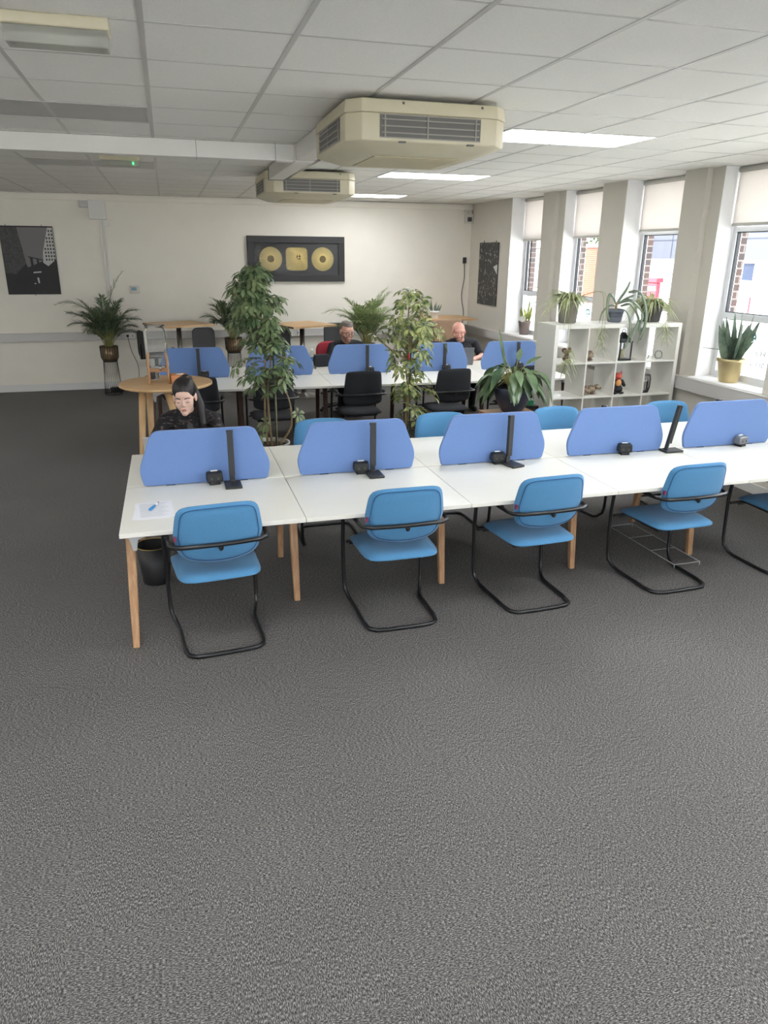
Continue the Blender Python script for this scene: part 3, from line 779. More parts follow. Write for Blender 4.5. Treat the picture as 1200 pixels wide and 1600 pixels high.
# power units
def power_unit(face):
    r = empty('power_unit')
    MB().prism([(-.035, .02), (.035, .02), (.035, .05), (.015, .085), (-.03, .075)], -.05, .05, 'x').build('body', face, r, bevel=.008)
    MB().box(-.035, -.0325, -.04, .04, 0, 0.001).prism([(-.03, .0), (.03, .0), (.03, .022), (-.03, .022)], -.03, .03, 'x').build('clamp', M['blkpl'], r)
    MB().prism([(-.0, .0835), (.012, .0875), (.012, .0885), (-.0, .0845)], -.022, .022, 'x').build('white_sticker', M['white'], r)
    for q in (-.03, .012): MB().box(q, q + .015, -.0358, -.034, .035, .05).build('socket_hole', M['dpot'], r)
    return r
pu = power_unit(M['blkpl']); pu2 = power_unit(M['laptop'])
first = True
pl1 = ['at the left end of the front bench', 'second from the left on the front bench', 'at the middle of the front bench, left of the third lamp', 'in front of the fourth screen of the front bench', 'grey faced one at the right end of the front bench']
pl2 = ['on the back bench above the seated woman', 'on the back bench behind the tall leafy plant', 'in front of the screen of the man with glasses', 'on the back bench left of the bald man\'s screen', 'on the back bench behind the peace lily leaves']
for bn in (1, 2):
    for i in range(5):
        src = pu2 if (bn == 1 and i == 4) else pu
        if (src is pu and first) or src is pu2: r = src
        else: r = copy_tree(src)
        if src is pu: first = False
        xo = [.545, .545 - .03, .52, .555, .60][i] if bn == 1 else .61
        r.location = at(bn, xo + i, .79); r.rotation_euler = (0, 0, [.1, 0, 0, -.2, .25][i] if bn == 1 else B2R)
        txt = (pl1 if bn == 1 else pl2)[i]
        tag(r, ('power socket unit, ' if src is pu2 else 'black power socket unit ') + txt, 'power unit', 'desk power units')
# desk lamps
def lamp():
    r = empty('desk_lamp')
    MB().box(-.052, .052, -.075, .075, 0, .016).build('base', M['lampblk'], r, bevel=.004)
    MB().box(-.017, .017, .043, .056, .016, .345).build('arm', M['lampblk'], r, bevel=.002)
    MB().box(-.019, .019, .028, .042, .06, .352).build('lamp_head', M['lampblk'], r, bevel=.002)
    MB().tube([(-.021, .045, .345), (.021, .045, .345)], .008, 8).build('hinge', M['blk'], r)
    MB().tube([(-.02, .05, .018), (.02, .05, .018)], .009, 8).build('foot_hinge', M['blk'], r)
    return r
lp = lamp(); first = True
def place_lamp(loc, rz, lab, tilt=0):
    global first
    r = lp if first else copy_tree(lp); first = False
    r.location = loc; r.rotation_euler = (0, 0, rz); tag(r, lab, 'desk lamp', 'folding desk lamps')
    if tilt:
        for ch in r.children:
            if ch.name.split('.')[0] in ('arm', 'lamp_head', 'hinge'): ch.rotation_euler = (tilt, 0, 0)
    return r
place_lamp(at(1, .655, .715), .0, 'upright black folding desk lamp on the woman\'s front desk')
place_lamp(at(1, 1.59, .715), .0, 'upright black desk lamp in front of the second screen')
place_lamp(at(1, 2.60, .715), .25, 'upright black desk lamp in front of the third screen')
place_lamp(at(1, 3.955, .775), pi / 2, 'black desk lamp turned sideways and leaning, between the fourth and fifth screens', tilt=rad(11))
bk = ['behind the water dispenser', 'right of the tall leafy plant', 'in front of the man with glasses', 'left of the bald man', 'behind the peace lily']
for i, xx in enumerate((.55, 1.55, 2.57, 3.57, 4.57)):
    place_lamp(at(2, xx, .715), B2R, 'black folding desk lamp on the back bench ' + bk[i])
for i, xx in ((3, 3.43), (4, 4.45), (0, 1.5 - .0)):
    if i: place_lamp(at(1, xx, .965), pi, 'black lamp tip showing above the %s screen, on its far side' % {3: 'fourth', 4: 'fifth'}[i])
place_lamp(at(2, .27, .97), pi + B2R, 'black lamp tip behind the leftmost screen of the back bench')
place_lamp(at(2, 4.28, .97), pi + B2R, 'black lamp tip behind the rightmost screen of the back bench')

# ================================================================== CHAIRS
def make_chair(fab, fr, blue=True):
    r = empty('cantilever_chair')
    half = [(0, -.262, .013), (.10, -.262, .013), (.165, -.255, .013), (.20, -.225, .013), (.212, -.15, .013), (.214, .08, .013), (.218, .14, .015), (.228, .18, .03), (.244, .222, .07), (.249, .232, .12), (.250, .242, .28), (.250, .248, .43), (.25, .235, .56), (.251, .215, .635), (.252, .17, .665), (.252, .10, .672), (.252, -.10, .674), (.25, -.20, .676), (.24, -.245, .677), (.20, -.275, .678), (.10, -.29, .68), (0, -.293, .68)]
    half = [(x * 1.05, y, z) for x, y, z in half]
    path = half + [(-x, y, z) for x, y, z in half[-2:0:-1]]
    MB().tube(path, .0125, 10, closed=True).build('tube_frame', fr, r)
    MB().tube([(-.243, .24, .40), (.243, .24, .40)], .010, 8).tube([(-.24, .17, .415), (.24, .17, .415)], .008, 8).box(-.18, .18, -.16, .2, .415, .43).build('seat_support', fr, r)
    # seat cushion, waterfall front
    s = MB(); nx, ny = 12, 12; vs = []; fs = []
    W_, D_ = .245, .238
    for side in (1, -1):
        for j in range(ny + 1):
            for i in range(nx + 1):
                u = -1 + 2 * i / nx; v = -1 + 2 * j / ny
                k_ = (abs(u) ** 6 + abs(v) ** 6) ** (1 / 6) ; sc_ = max(abs(u), abs(v)) / k_ if k_ > 0 else 1
                x = u * sc_ * W_ * (1 - .05 * (1 - v) / 2 * 1.6); y = v * sc_ * D_ - .01
                edge_ = 1 - max(abs(u), abs(v)) ** 7
                z = .458 + side * (.004 + .026 * edge_) + (.006 * (u * u) * edge_ if side > 0 else 0) - .012 * max(0, v) ** 3
                vs.append((x, y, z))
    n1 = (nx + 1) * (ny + 1)
    for j in range(ny):
        for i in range(nx):
            a = j * (nx + 1) + i; fs.append((a, a + 1, a + nx + 2, a + nx + 1)); fs.append((n1 + a, n1 + a + nx + 1, n1 + a + nx + 2, n1 + a + 1))
    bd = [i for i in range(nx + 1)] + [(j + 1) * (nx + 1) - 1 for j in range(1, ny + 1)] + [ny * (nx + 1) + i for i in range(nx - 1, -1, -1)] + [j * (nx + 1) for j in range(ny - 1, 0, -1)]
    for q in range(len(bd)):
        a, b = bd[q], bd[(q + 1) % len(bd)]; fs.append((a, n1 + a, n1 + b, b))
    s._add(vs, fs, True); s.build('seat', fab, r, shade=1)
    # backrest: rounded tapering panel, curved around the sitter, tilted back
    def bpt(u, v, dep):
        wtop, wmid, wbot = (.214, .238, .212) if blue else (.198, .215, .222)
        if v > .45: w_ = wmid + (wtop - wmid) * (v - .45) / .55
        else: w_ = wbot + (wmid - wbot) * v / .45
        x = u * w_; z = (.586 + v * .305 if blue else .575 + v * .35) + (-.03 * (1 - u * u) * (1 - v) ** 2) + .012 * (1 - u * u) * v ** 2
        y = -.225 - .055 * v + .035 * u * u + dep
        return x, y, z
    B_ = MB(); nx, ny = 14, 12; vs = []; fs = []
    for side in (1, -1):
        for j in range(ny + 1):
            for i in range(nx + 1):
                u = -1 + 2 * i / nx; v = -1 + 2 * j / ny
                k_ = (abs(u) ** (8 if blue else 14) + abs(v) ** (8 if blue else 14)) ** (1 / (8 if blue else 14)); sc_ = max(abs(u), abs(v)) / k_ if k_ > 0 else 1
                ed = 1 - max(abs(u), abs(v)) ** 8
                vs.append(bpt(u * sc_, (v * sc_ + 1) / 2, side * (.004 + .017 * ed)))
    n1 = (nx + 1) * (ny + 1)
    for j in range(ny):
        for i in range(nx):
            a = j * (nx + 1) + i; fs.append((a, a + 1, a + nx + 2, a + nx + 1)); fs.append((n1 + a, n1 + a + nx + 1, n1 + a + nx + 2, n1 + a + 1))
    bd = [i for i in range(nx + 1)] + [(j + 1) * (nx + 1) - 1 for j in range(1, ny + 1)] + [ny * (nx + 1) + i for i in range(nx - 1, -1, -1)] + [j * (nx + 1) for j in range(ny - 1, 0, -1)]
    for q in range(len(bd)):
        a, b = bd[q], bd[(q + 1) % len(bd)]; fs.append((a, n1 + a, n1 + b, b))
    B_._add(vs, fs, True); bk_ = B_.build('backrest', fab, r, shade=1)
    if blue:
        pth = []
        for k in range(112):
            a = 2 * pi * k / 112; c_, s_ = cos(a), sin(a); q = (abs(c_) ** 7 + abs(s_) ** 7) ** (-1 / 7) * .90
            pth.append(bpt(c_ * q, (s_ * q + 1) / 2, -.0195))
        MB().tube(pth, .0024, 5, closed=True).build('piping', M['seam'], bk_)
        x, y, z = bpt(-.97, .42, -.012)
        MB().box(x - .006, x + .006, y - .014, y + .004, z - .012, z + .014).build('fabric_tag', M['redtag'], bk_)
    x, y, z = bpt(0, .28, -.02)
    MB().tube([(0, -.29, .665), (0, -.235, .655)], .012, 10).ell((0, -.285, .66), (.014, .012, .02), 10, 6).build('back_mount', M['blkpl'], r)
    for sg in (1, -1):
        MB().tube([(sg * .264, .15, .682), (sg * .264, .0, .686), (sg * .264, -.12, .684)], [.016, .019, .014], 10, flat=.6).build('arm_pad', M['blkpl'], r)
    return r
cb = make_chair(M['chair'], M['blk'], True); ck = make_chair(M['blkfab'], M['blk'], False)
used = {}
def chair(src, x, y, rz, lab, grp):
    r = src if src.name not in used else copy_tree(src); used[src.name] = 1
    r.location = (x, y, 0); r.rotation_euler = (0, 0, rz); tag(r, lab, 'chair', grp)
G1 = 'blue cantilever chairs at the front bench'; G2 = 'black cantilever chairs at the back bench'
for x, y, rz, lab in ((.13, 3.945, .085, 'blue cantilever chair at the left end of the front bench, nearest the camera'),
                      (1.20, 3.965, 0, 'blue cantilever chair second from the left at the front bench'),
                      (2.11, 3.965, .05, 'blue cantilever chair third from the left at the front bench'),
                      (3.155, 3.975, .03, 'blue cantilever chair in front of the white wire rack'),
                      (4.16, 3.99, 0, 'blue cantilever chair cut off by the right edge of the picture'),
                      (1.08, 5.31, pi, 'far side blue chair showing left of the second front screen'),
                      (2.08, 5.31, pi, 'far side blue chair showing between the second and third front screens'),
                      (3.14, 5.31, pi + .02, 'far side blue chair showing between the third and fourth front screens'),
                      (4.24, 5.31, pi - .02, 'far side blue chair showing behind the leaning desk lamp'),
                      (.10, 5.86, pi + .05, 'blue chair the woman sits on')):
    chair(cb, x, y, rz, lab, G1)
for x, y, rz, lab in ((.20, 7.93, 0, 'black cantilever chair right behind the seated woman'),
                      (.99, 7.93, -.02, 'black cantilever chair behind the tall leafy plant'),
                      (1.97, 7.95, 0, 'black cantilever chair at the desk opposite the man with glasses'),
                      (3.0, 7.90, .05, 'black cantilever chair at the desk opposite the bald man'),
                      (3.93, 7.93, 0, 'black cantilever chair behind the peace lily')):
    chair(ck, x, y, rz, lab, G2)
chair(ck, 3.62, 9.95, pi, 'black cantilever chair the bald man sits on', G2)

# paper, pen, bin, rack
pp = MB().box(-.105, .105, -.15, .15, 0, .001).build('paper_sheet', M['paper'], loc=(-.185, 4.155, .7305), rotz=.06)
tag(pp, 'printed white sheet of paper at the left end of the front bench', 'paper')
ln = MB()
for k in range(15): ln.box(-.08, .08 - (k * 7 % 5) * .01, .115 - k * .016, .119 - k * .016, .001, .0014)
ln.build('printed_lines', M['ink'], pp)
p2 = tag(MB().box(-.10, .10, -.145, .145, 0, .001).build('paper_sheet', M['paper'], loc=(-.195, 4.150, .7302), rotz=-.05), 'white sheet lying under the printed page', 'paper')
pe = empty('pen', (-.19, 4.185, .742), rad(-22), 'blue and white pen lying on the paper', 'pen')
MB().tube([(0, -.05, 0), (0, .02, 0)], .008, 8).build('pen_grip', M['penblue'], pe)
MB().tube([(0, .02, 0), (0, .055, 0)], .0095, 8).build('pen_cap', M['white'], pe)
MB().box(-.0035, .0035, .045, .07, -.002, .006).build('pen_clip', M['blkpl'], pe)
wb = empty('waste_bin', (-.245, 4.80, 0), 0, 'black waste bin with a gold rim under the left desk', 'bin')
MB().lathe([(.085, 0), (.09, .01), (.115, .27), (.108, .27), (.086, .02), (.0, .018)], 28, cap=False).lathe([(.0, 0), (.085, 0)], 28, cap=False).build('bucket', M['blkpl'], wb)
MB().tube([(.113 * cos(2 * pi * k / 32), .113 * sin(2 * pi * k / 32), .272) for k in range(32)], .003, 6, closed=True).build('rim', M['gold'], wb)
rk = empty('wire_rack', (3.46, 4.46, 0), .02, 'flat white wire rack on the carpet under the front bench', 'rack')
rm = MB()
for x in (-.11, .11): rm.tube([(x, -.40, .03), (x, .42, .03)], .0035, 6)
for y in (-.40, -.12, .15, .42): rm.tube([(-.11, y, .03), (.11, y, .03)], .0035, 6)
rm.build('wire_frame', M['hidef'], rk)
rm = MB()
for x in (-.11, .11):
    for y in (-.4, .42): rm.tube([(x, y, 0), (x, y, .03)], .0035, 6)
rm.build('rack_feet', M['hidef'], rk)
# clear tray under bench 2
# ================================================================== LAPTOPS
def laptop(loc, rz, m, lab, ang=100):
    e = empty('laptop', loc, rz, lab, 'laptop')
    MB().box(-.165, .165, -.115, .115, 0, .014).build('base', m, e, bevel=.003)
    MB().box(-.14, .14, -.02, .09, .014, .0155).build('keyboard', M['blkpl'], e)
    mt = Matrix.Translation((0, .115, .014)) @ Matrix.Rotation(rad(-(ang - 90)), 4, 'X')
    l_ = MB().box(-.165, .165, -.003, .005, 0, .22, mt).build('lid', m, e, bevel=.002)
    MB().box(-.155, .155, -.0036, -.0031, .012, .21, mt).build('display', M['blkpl'], l_)
    return e
laptop((-.085, 5.20, .731), pi, M['laptops'], 'silver laptop open in front of the woman, edge showing beside the screen', 105)
laptop((3.71, 9.32, .731), pi + .02, M['laptop'], 'grey laptop open in front of the bald man', 98)
laptop((2.20, 9.38, .731), pi, M['laptop'], 'laptop open in front of the man with glasses, hidden by the screen', 100)

# ================================================================== PLANTS
def palmate(m, c, out, R, n=7, Wd=.045, seg=4, droop=.55):
    out = Vector(out)
    if out.length < 1e-4: out = Vector((1, 0, 0))
    out.normalize()
    ax = (Vector((0, 0, 1)) * random.uniform(.3, 1.1) + out * random.uniform(.3, 1.1) + Vector((random.uniform(-.5, .5), random.uniform(-.5, .5), 0))).normalized()
    u = ax.cross(Vector((.3, .9, .1))).normalized(); v = ax.cross(u)
    ph = random.random() * 6
    for k in range(n):
        a = ph + 2 * pi * k / n + random.uniform(-.15, .15)
        d = u * cos(a) + v * sin(a) + ax * .15 + Vector((0, 0, -.25))
        q = R * random.uniform(.65, 1.1)
        b = Vector(c) + d.normalized() * .018
        m.leaf(b, d, ax, q, Wd * random.uniform(.85, 1.2), droop * random.uniform(.3, 1.0), 6, .3, 1.3)
def schefflera(name_lab, loc, stems, env, nleaf, leafm, pot, potname, R=.13, Wd=.05, low=()):
    e = empty('schefflera_plant', loc, 0, name_lab, 'plant')
    st = MB(); fo = MB()
    allp = []
    for s_ in stems:
        p = bez(s_, 6); st.tube(p, [.013 - .008 * i / len(p) for i in range(len(p))], 7); allp += p
    for k in range(nleaf):
        z0, z1 = env[0][0], env[-1][0]
        z = z0 + (z1 - z0) * random.random() ** .9
        for a_, b_ in zip(env, env[1:]):
            if a_[0] <= z <= b_[0]:
                t = (z - a_[0]) / (b_[0] - a_[0]); rx = a_[1] + (b_[1] - a_[1]) * t; cx = a_[2] + (b_[2] - a_[2]) * t; dn = a_[3] + (b_[3] - a_[3]) * t
        if random.random() > dn: continue
        an = random.uniform(0, 2 * pi); rr = rx * math.sqrt(random.random())
        c_ = Vector((cx + rr * cos(an), rr * .8 * sin(an), z))
        src = min(allp, key=lambda q: (q - c_ + Vector((0, 0, .06))).length)
        st.tube(bez([src, src.lerp(c_, .5) + Vector((0, 0, .02)), c_], 3), .0022, 4)
        palmate(fo, c_, c_ - Vector((src.x, src.y, c_.z - .08)), R * random.uniform(.75, 1.1), random.choice((6, 7, 8)), Wd)
    for c_ in low:
        c_ = Vector(c_); src = min(allp, key=lambda q: (q - c_).length); st.tube(bez([src, src.lerp(c_, .5) + Vector((0, 0, .03)), c_], 3), .0025, 4)
        palmate(fo, c_, c_ - src, R * .9, 7, Wd)
    fo.build('foliage', leafm, e); st.build('stems', M['stem'], e)
    pot(e); return e
def pot_round(r0, r1, h, m, z0=0, rim=.012, seg=28):
    def f(e):
        MB().lathe([(r0 * .9, z0), (r0, z0 + .01), (r1, z0 + h - .03), (r1 + rim, z0 + h - .03), (r1 + rim, z0 + h), (r1 - .008, z0 + h), (r1 - .012, z0 + h - .04)], seg, cap=False).lathe([(.0, z0), (r0 * .9, z0)], seg, cap=False).build('pot', m, e)
        MB().lathe([(0, z0 + h - .035), (r1 - .008, z0 + h - .035)], seg, cap=False).build('soil', M['terr'], e)
    return f
schefflera('tall green umbrella plant standing between the benches, left of centre', (.86, 7.2, 0),
    [[(.02, 0, .28), (.0, .02, .8), (.04, 0, 1.2), (-.04, 0, 1.6), (-.10, 0, 1.95)], [(-.02, .04, .28), (-.03, .05, .7), (.0, .04, 1.2), (.05, 0, 1.65)], [(.06, -.03, .28), (.07, -.02, .8), (.05, -.02, 1.3), (-.12, 0, 1.7)], [(.10, 0, .3), (.22, -.02, .5), (.20, 0, .78), (.08, 0, .95)]],
    [(.85, .20, .02, .30), (1.0, .26, .03, .6), (1.15, .26, .03, .55), (1.27, .16, .02, .5), (1.38, .22, -.02, 1), (1.7, .27, -.09, 1), (1.9, .19, -.09, 1), (2.03, .08, -.08, .9)], 280, M['schef'],
    pot_round(.15, .19, .33, M['stonepot']), 'pot', .098, .037, low=[(-.1, -.1, .45), (.28, -.08, .62), (-.22, -.05, 1.0), (-.30, -.06, 1.1), (-.12, -.12, .38), (-.05, -.1, .55)])
gs = MB().tube([(0, 0, .3), (.0, 0, 1.25)], .007, 6)
o_ = [o for o in C.objects if o.name.startswith('schefflera_plant')][0]
gs.build('support_cane', M['gstick'], o_).location = (.06, -.05, 0)
schefflera('tall variegated umbrella plant standing right of centre between the benches', (2.30, 7.2, 0),
    [[(.0, 0, .2), (.0, 0, .6), (.03, 0, 1.0), (.0, 0, 1.4), (.02, 0, 1.75)], [(-.02, .02, .2), (.03, .02, .7), (.0, .02, 1.1), (.12, 0, 1.5), (.18, 0, 1.66)], [(.02, 0, 1.1), (-.18, 0, 1.22), (-.34, 0, 1.36)], [(.02, 0, 1.15), (.18, 0, 1.38), (.30, 0, 1.42)]],
    [(.45, .20, .05, .65), (.7, .26, .06, .9), (.85, .25, .08, .8), (.98, .16, .05, .35), (1.1, .24, .03, .6), (1.3, .30, .05, .8), (1.5, .27, .06, .8), (1.65, .22, .03, .6), (1.8, .15, .02, .55)], 130, M['schef2'],
    pot_round(.13, .16, .24, M['stonepot']), 'pot', .105, .040, low=[(-.34, 0, 1.36), (.34, -.02, 1.38), (.4, -.02, 1.28), (.15, -.1, .35), (.1, -.1, .28)])
o_ = [o for o in C.objects if o.name.startswith('schefflera_plant')][1]
MB().ell((-.02, -.13, 1.16), (.012, .012, .035), 8, 6).ell((.06, -.12, 1.22), (.01, .01, .022), 8, 6).build('red_ornament', M['redflower'], o_)
MB().tube([(.03, -.03, .2), (.03, -.03, 1.2)], .006, 6).build('support_cane', M['gstick'], o_)

def frond(fo, st, base, az, L, el0, el1, nl=26, ll=.20, wd=.017):
    d = Vector((cos(az), sin(az), 0)); P = [Vector(base)]; n = 14
    for i in range(n):
        t = (i + .5) / n; el = el0 + (el1 - el0) * t ** 1.7
        P.append(P[-1] + (d * cos(el) + Vector((0, 0, sin(el)))) * (L / n))
    st.tube(P, [.006 - .0045 * i / n for i in range(n + 1)], 5)
    for i in range(nl):
        t = .34 + .66 * i / (nl - 1); f = t * n; k = min(n - 1, int(f)); p = P[k].lerp(P[k + 1], f - k); tg = (P[k + 1] - P[k]).normalized()
        sd = Vector((-d.y, d.x, 0)); up = sd.cross(tg) * -1
        if up.z < 0: up = -up
        q = ll * (.35 + .65 * sin(pi * min(1, (t - .30) / .74 + .12)))
        for sg in (-1, 1):
            fo.leaf(p, tg * random.uniform(.8, 1.2) + sd * sg * .62 + up * random.uniform(.1, .4), up, q * random.uniform(.85, 1.15), wd * .85, random.uniform(.1, .55), 4, .3)
def basket_stand(e, rim, r=.13, stand=True):
    MB().lathe([(.0, rim - .225), (r * .72, rim - .225), (r * .95, rim - .17), (r, rim), (r - .006, rim), (r * .9, rim - .16)], 28, cap=False).build('planter_liner', M['bronze'], e)
    w = MB()
    for k in range(22):
        a = 2 * pi * k / 22
        w.tube([(r * 1.04 * cos(a), r * 1.04 * sin(a), rim), (r * cos(a), r * sin(a), rim - .17), (r * .76 * cos(a), r * .76 * sin(a), rim - .228)], .0035, 4)
    for rr, z in ((r * 1.04, rim), (r * .76, rim - .228)):
        w.tube([(rr * cos(2 * pi * k / 28), rr * sin(2 * pi * k / 28), z) for k in range(28)], .0045, 5, closed=True)
    w.build('planter_ribs', M['blk'], e)
    MB().lathe([(0, rim - .03), (r - .006, rim - .03)], 24, cap=False).build('soil', M['terr'], e)
    s = MB(); z0 = rim - .232
    for k in range(26):
        a = 2 * pi * k / 26; s.tube([(r * .80 * cos(a), r * .80 * sin(a), z0), (r * 1.02 * cos(a + .12), r * 1.02 * sin(a + .12), 0.006)], .0022, 4)
    for rr, z in ((r * .80, z0), (r * 1.02, .006), (r * .98, .05)):
        s.tube([(rr * cos(2 * pi * k / 28), rr * sin(2 * pi * k / 28), z) for k in range(28)], .004, 5, closed=True)
    s.build('wire_stand', M['blk'], e)
def palm(loc, rim, lab, leafm, n=22, L=.85, ll=.2, special=()):
    e = empty('areca_palm', loc, 0, lab, 'plant', 'areca palms in ribbed planters'); fo = MB(); st = MB()
    for k in range(n):
        az = 2 * pi * k * .382 + random.uniform(-.3, .3); q = (k + .5) / n
        sy = sin(az); shrink = 1 - .35 * max(0, sy)
        el0 = rad(89 - 24 * q + random.uniform(-4, 4)); el1 = rad(52 - 82 * q + random.uniform(-12, 12))
        frond(fo, st, (.035 * cos(az), .035 * sin(az), rim - .04), az, L * (1.0 - .32 * q) * shrink * random.uniform(.85, 1.05), el0, el1, 34, ll)
    for az, l_, a0, a1 in special: frond(fo, st, (0, 0, rim - .04), az, l_, rad(a0), rad(a1), 24, ll)
    for k in range(10):
        a = k * 2.1; st.tube([(.04 * cos(a), .04 * sin(a), rim - .04), (.065 * cos(a), .065 * sin(a), rim + .26)], [.013, .006], 6)
    fo.build('fronds', leafm, e); st.build('stems', M['palmstem'], e)
    basket_stand(e, rim); return e
palm((-.97, 12.22, 0), .75, 'areca palm on a wire stand against the back wall at the left', M['palm'], 30, .92, .25, special=((pi * .97, 1.1, 82, -20), (.3, 1.18, 89, 50)))
palm((2.90, 11.15, 0), .82, 'areca palm behind the man with glasses', M['palm2'], 30, .92, .25, special=((pi, .95, 75, -25),))
palm((.93, 12.02, 0), .86, 'areca palm mostly hidden behind the tall green umbrella plant', M['palm'], 22, .86, .24)

def snake(loc, lab, leafm, n, hmin, hmax, pots, spread=.35, wd=.05, z=0):
    e = empty('snake_plant', loc, 0, lab, 'plant'); fo = MB()
    for k in range(n):
        a = k * 2.4 + random.uniform(-.3, .3); r_ = .02 + .05 * (k / n)
        d = Vector((cos(a) * spread * random.uniform(.3, 1.3), sin(a) * spread * random.uniform(.3, 1), 1))
        fo.leaf((r_ * cos(a), r_ * sin(a), z), d, Vector((cos(a + .8), sin(a + .8), .1)), random.uniform(hmin, hmax), wd * random.uniform(.8, 1.2), -.04, 6, .45, .72)
    fo.build('leaves', leafm, e); pots(e); return e
e = snake((5.365, 6.12, .945), 'large snake plant in a gold pot on the nearest window sill', M['snake'], 26, .24, .52, pot_round(.09, .125, .235, M['goldpot'], 0, .012), .42, .075, z=.2)
m_ = MB().leaf((.0, .02, .30), (-.6, .75, .05), (0, 0, 1), .32, .045, .0, 5, .3); m_.leaf((0, .0, .2), (-.2, -.9, .3), (0, 0, 1), .28, .06, .1, 5, .3).leaf((0, 0, .2), (.1, -.8, .8), (1, 0, .1), .33, .055, 0, 5, .3)
m_.build('side_leaf', M['snake'], e)
snake((5.39, 10.78, .945), 'yellow edged snake plant in a mauve brown pot on the farthest window sill', M['snakey'], 9, .20, .40, pot_round(.075, .095, .21, M['mpot'], 0, .006), .35, .05, z=.18)
snake((4.30, 11.98, 1.115), 'small snake plant in a white pot on the far high table', M['snake'], 7, .12, .28, pot_round(.06, .075, .125, M['white'], 0, .004), .4, .035, z=.1)
o_ = [o for o in C.objects if o.name.startswith('snake_plant')][1]
MB().tube([(-.07, -.06, .245), (-.074, -.066, .246)], .045, 16).build('white_disc', M['ivory'], o_)

def spiderplant(loc, lab, pots, zr, sx=1.0, n=75, L=.33, babies=()):
    e = empty('spider_plant', loc, 0, lab, 'plant', 'spider plants on the shelf unit'); fo = MB(); st = MB()
    for k in range(n):
        a = random.uniform(0, 2 * pi); li = random.uniform(.25, 1.7)
        fo.leaf((.03 * cos(a), .03 * sin(a), zr), Vector((cos(a) * sx, sin(a) * .7, li)), Vector((0, 0, 1)), L * random.uniform(.6, 1.15) * (.72 if cos(a) > .45 else 1), .017, random.uniform(.6, 1.25), 8, .4, .5)
    for (bx, by, bz, nb) in babies:
        st.tube(bez([(0, 0, zr), (bx * .8, by * .9, zr + .10), (bx, by, zr - .08), (bx, by, bz)], 5), .002, 4)
        for k in range(nb):
            a = random.uniform(0, 2 * pi)
            fo.leaf((bx, by, bz + random.uniform(-.07, .07)), Vector((cos(a), sin(a), random.uniform(-.4, .8))), Vector((0, 0, 1)), random.uniform(.06, .15), .011, .9, 5, .4, .5)
    fo.build('leaves', M['spider'], e)
    if babies: st.build('runners', M['palmstem'], e)
    pots(e); return e
SH = (3.67, 6.65, 0); SHZ = 1.482
spiderplant((3.92, 6.88, SHZ), 'spider plant in a tall grey pot at the left end of the shelf unit top', pot_round(.09, .105, .225, M['gpot'], 0, .004), .22, 1.0, 150, .38, babies=((.24, -.27, -.08, 26), (-.12, -.29, -.30, 45), (.27, -.27, -.22, 14), (-.14, -.29, -.42, 22)))
spiderplant((4.90, 6.87, SHZ), 'spider plant in a charcoal pot at the right end of the shelf unit top', pot_round(.095, .11, .17, M['dpot'], 0, .004), .17, 1.25, 170, .40, babies=((.0, -.27, -.06, 22), (.02, -.27, -.12, 8)))
e = empty('strap_leaf_plant', (4.47, 6.88, SHZ), 0, 'bare strap leaved plant in a streaked grey pot on the shelf unit middle', 'plant')
pot_round(.072, .085, .13, M['marble'], 0, .006)(e)
s_ = MB()
for pts, w_ in (([(0, 0, .12), (.02, 0, .2), (.10, -.02, .34), (.13, -.02, .42)], .028), ([(0, 0, .17), (.09, -.04, .24), (.17, -.05, .27)], .02), ([(.0, 0, .18), (-.06, -.02, .26), (-.12, -.04, .26), (-.13, -.06, .10), (-.10, -.08, .02)], .03), ([(0, 0, .16), (-.10, -.04, .17), (-.19, -.06, .10), (-.21, -.06, .0)], .018), ([(.0, 0, .18), (.12, -.08, .22), (.16, -.25, .10), (.14, -.25, -.02), (.17, -.26, -.16)], .035), ([(.12, -.02, .3), (.17, -.16, .3), (.2, -.25, .12), (.19, -.26, -.04), (.12, -.27, -.2)], .035), ([(.06, 0, .16), (.10, -.12, .18), (.12, -.25, .04), (.06, -.27, -.10), (.05, -.27, -.2)], .034), ([(0, 0, .14), (.03, -.15, .12), (.03, -.25, 0), (.02, -.26, -.16), (-.02, -.26, -.26)], .028)):
    p = bez(pts, 5); vs = []; fs = []
    for i, q in enumerate(p):
        t = i / (len(p) - 1); ww = w_ * .5 * (.6 + .6 * sin(pi * min(1, t * .9 + .05))) * (1 if t < .93 else .3)
        a = p[max(0, i - 1)]; b = p[min(len(p) - 1, i + 1)]; tg = (b - a).normalized(); sd = tg.cross(Vector((.2, -1, .15))).normalized(); nn = sd.cross(tg) * .004
        vs += [q - sd * ww, q - nn, q + sd * ww, q + nn]
    for i in range(len(p) - 1):
        for k in range(4): fs.append((i * 4 + k, i * 4 + (k + 1) % 4, i * 4 + 4 + (k + 1) % 4, i * 4 + 4 + k))
    s_._add(vs, fs, True)
s_.build('leaves', M['strap'], e)
MB().tube([(0, 0, .09), (.01, 0, .2)], .014, 8).build('stem', M['stem'], e)
MB().lathe([(0, .10), (.078, .10)], 20, cap=False)
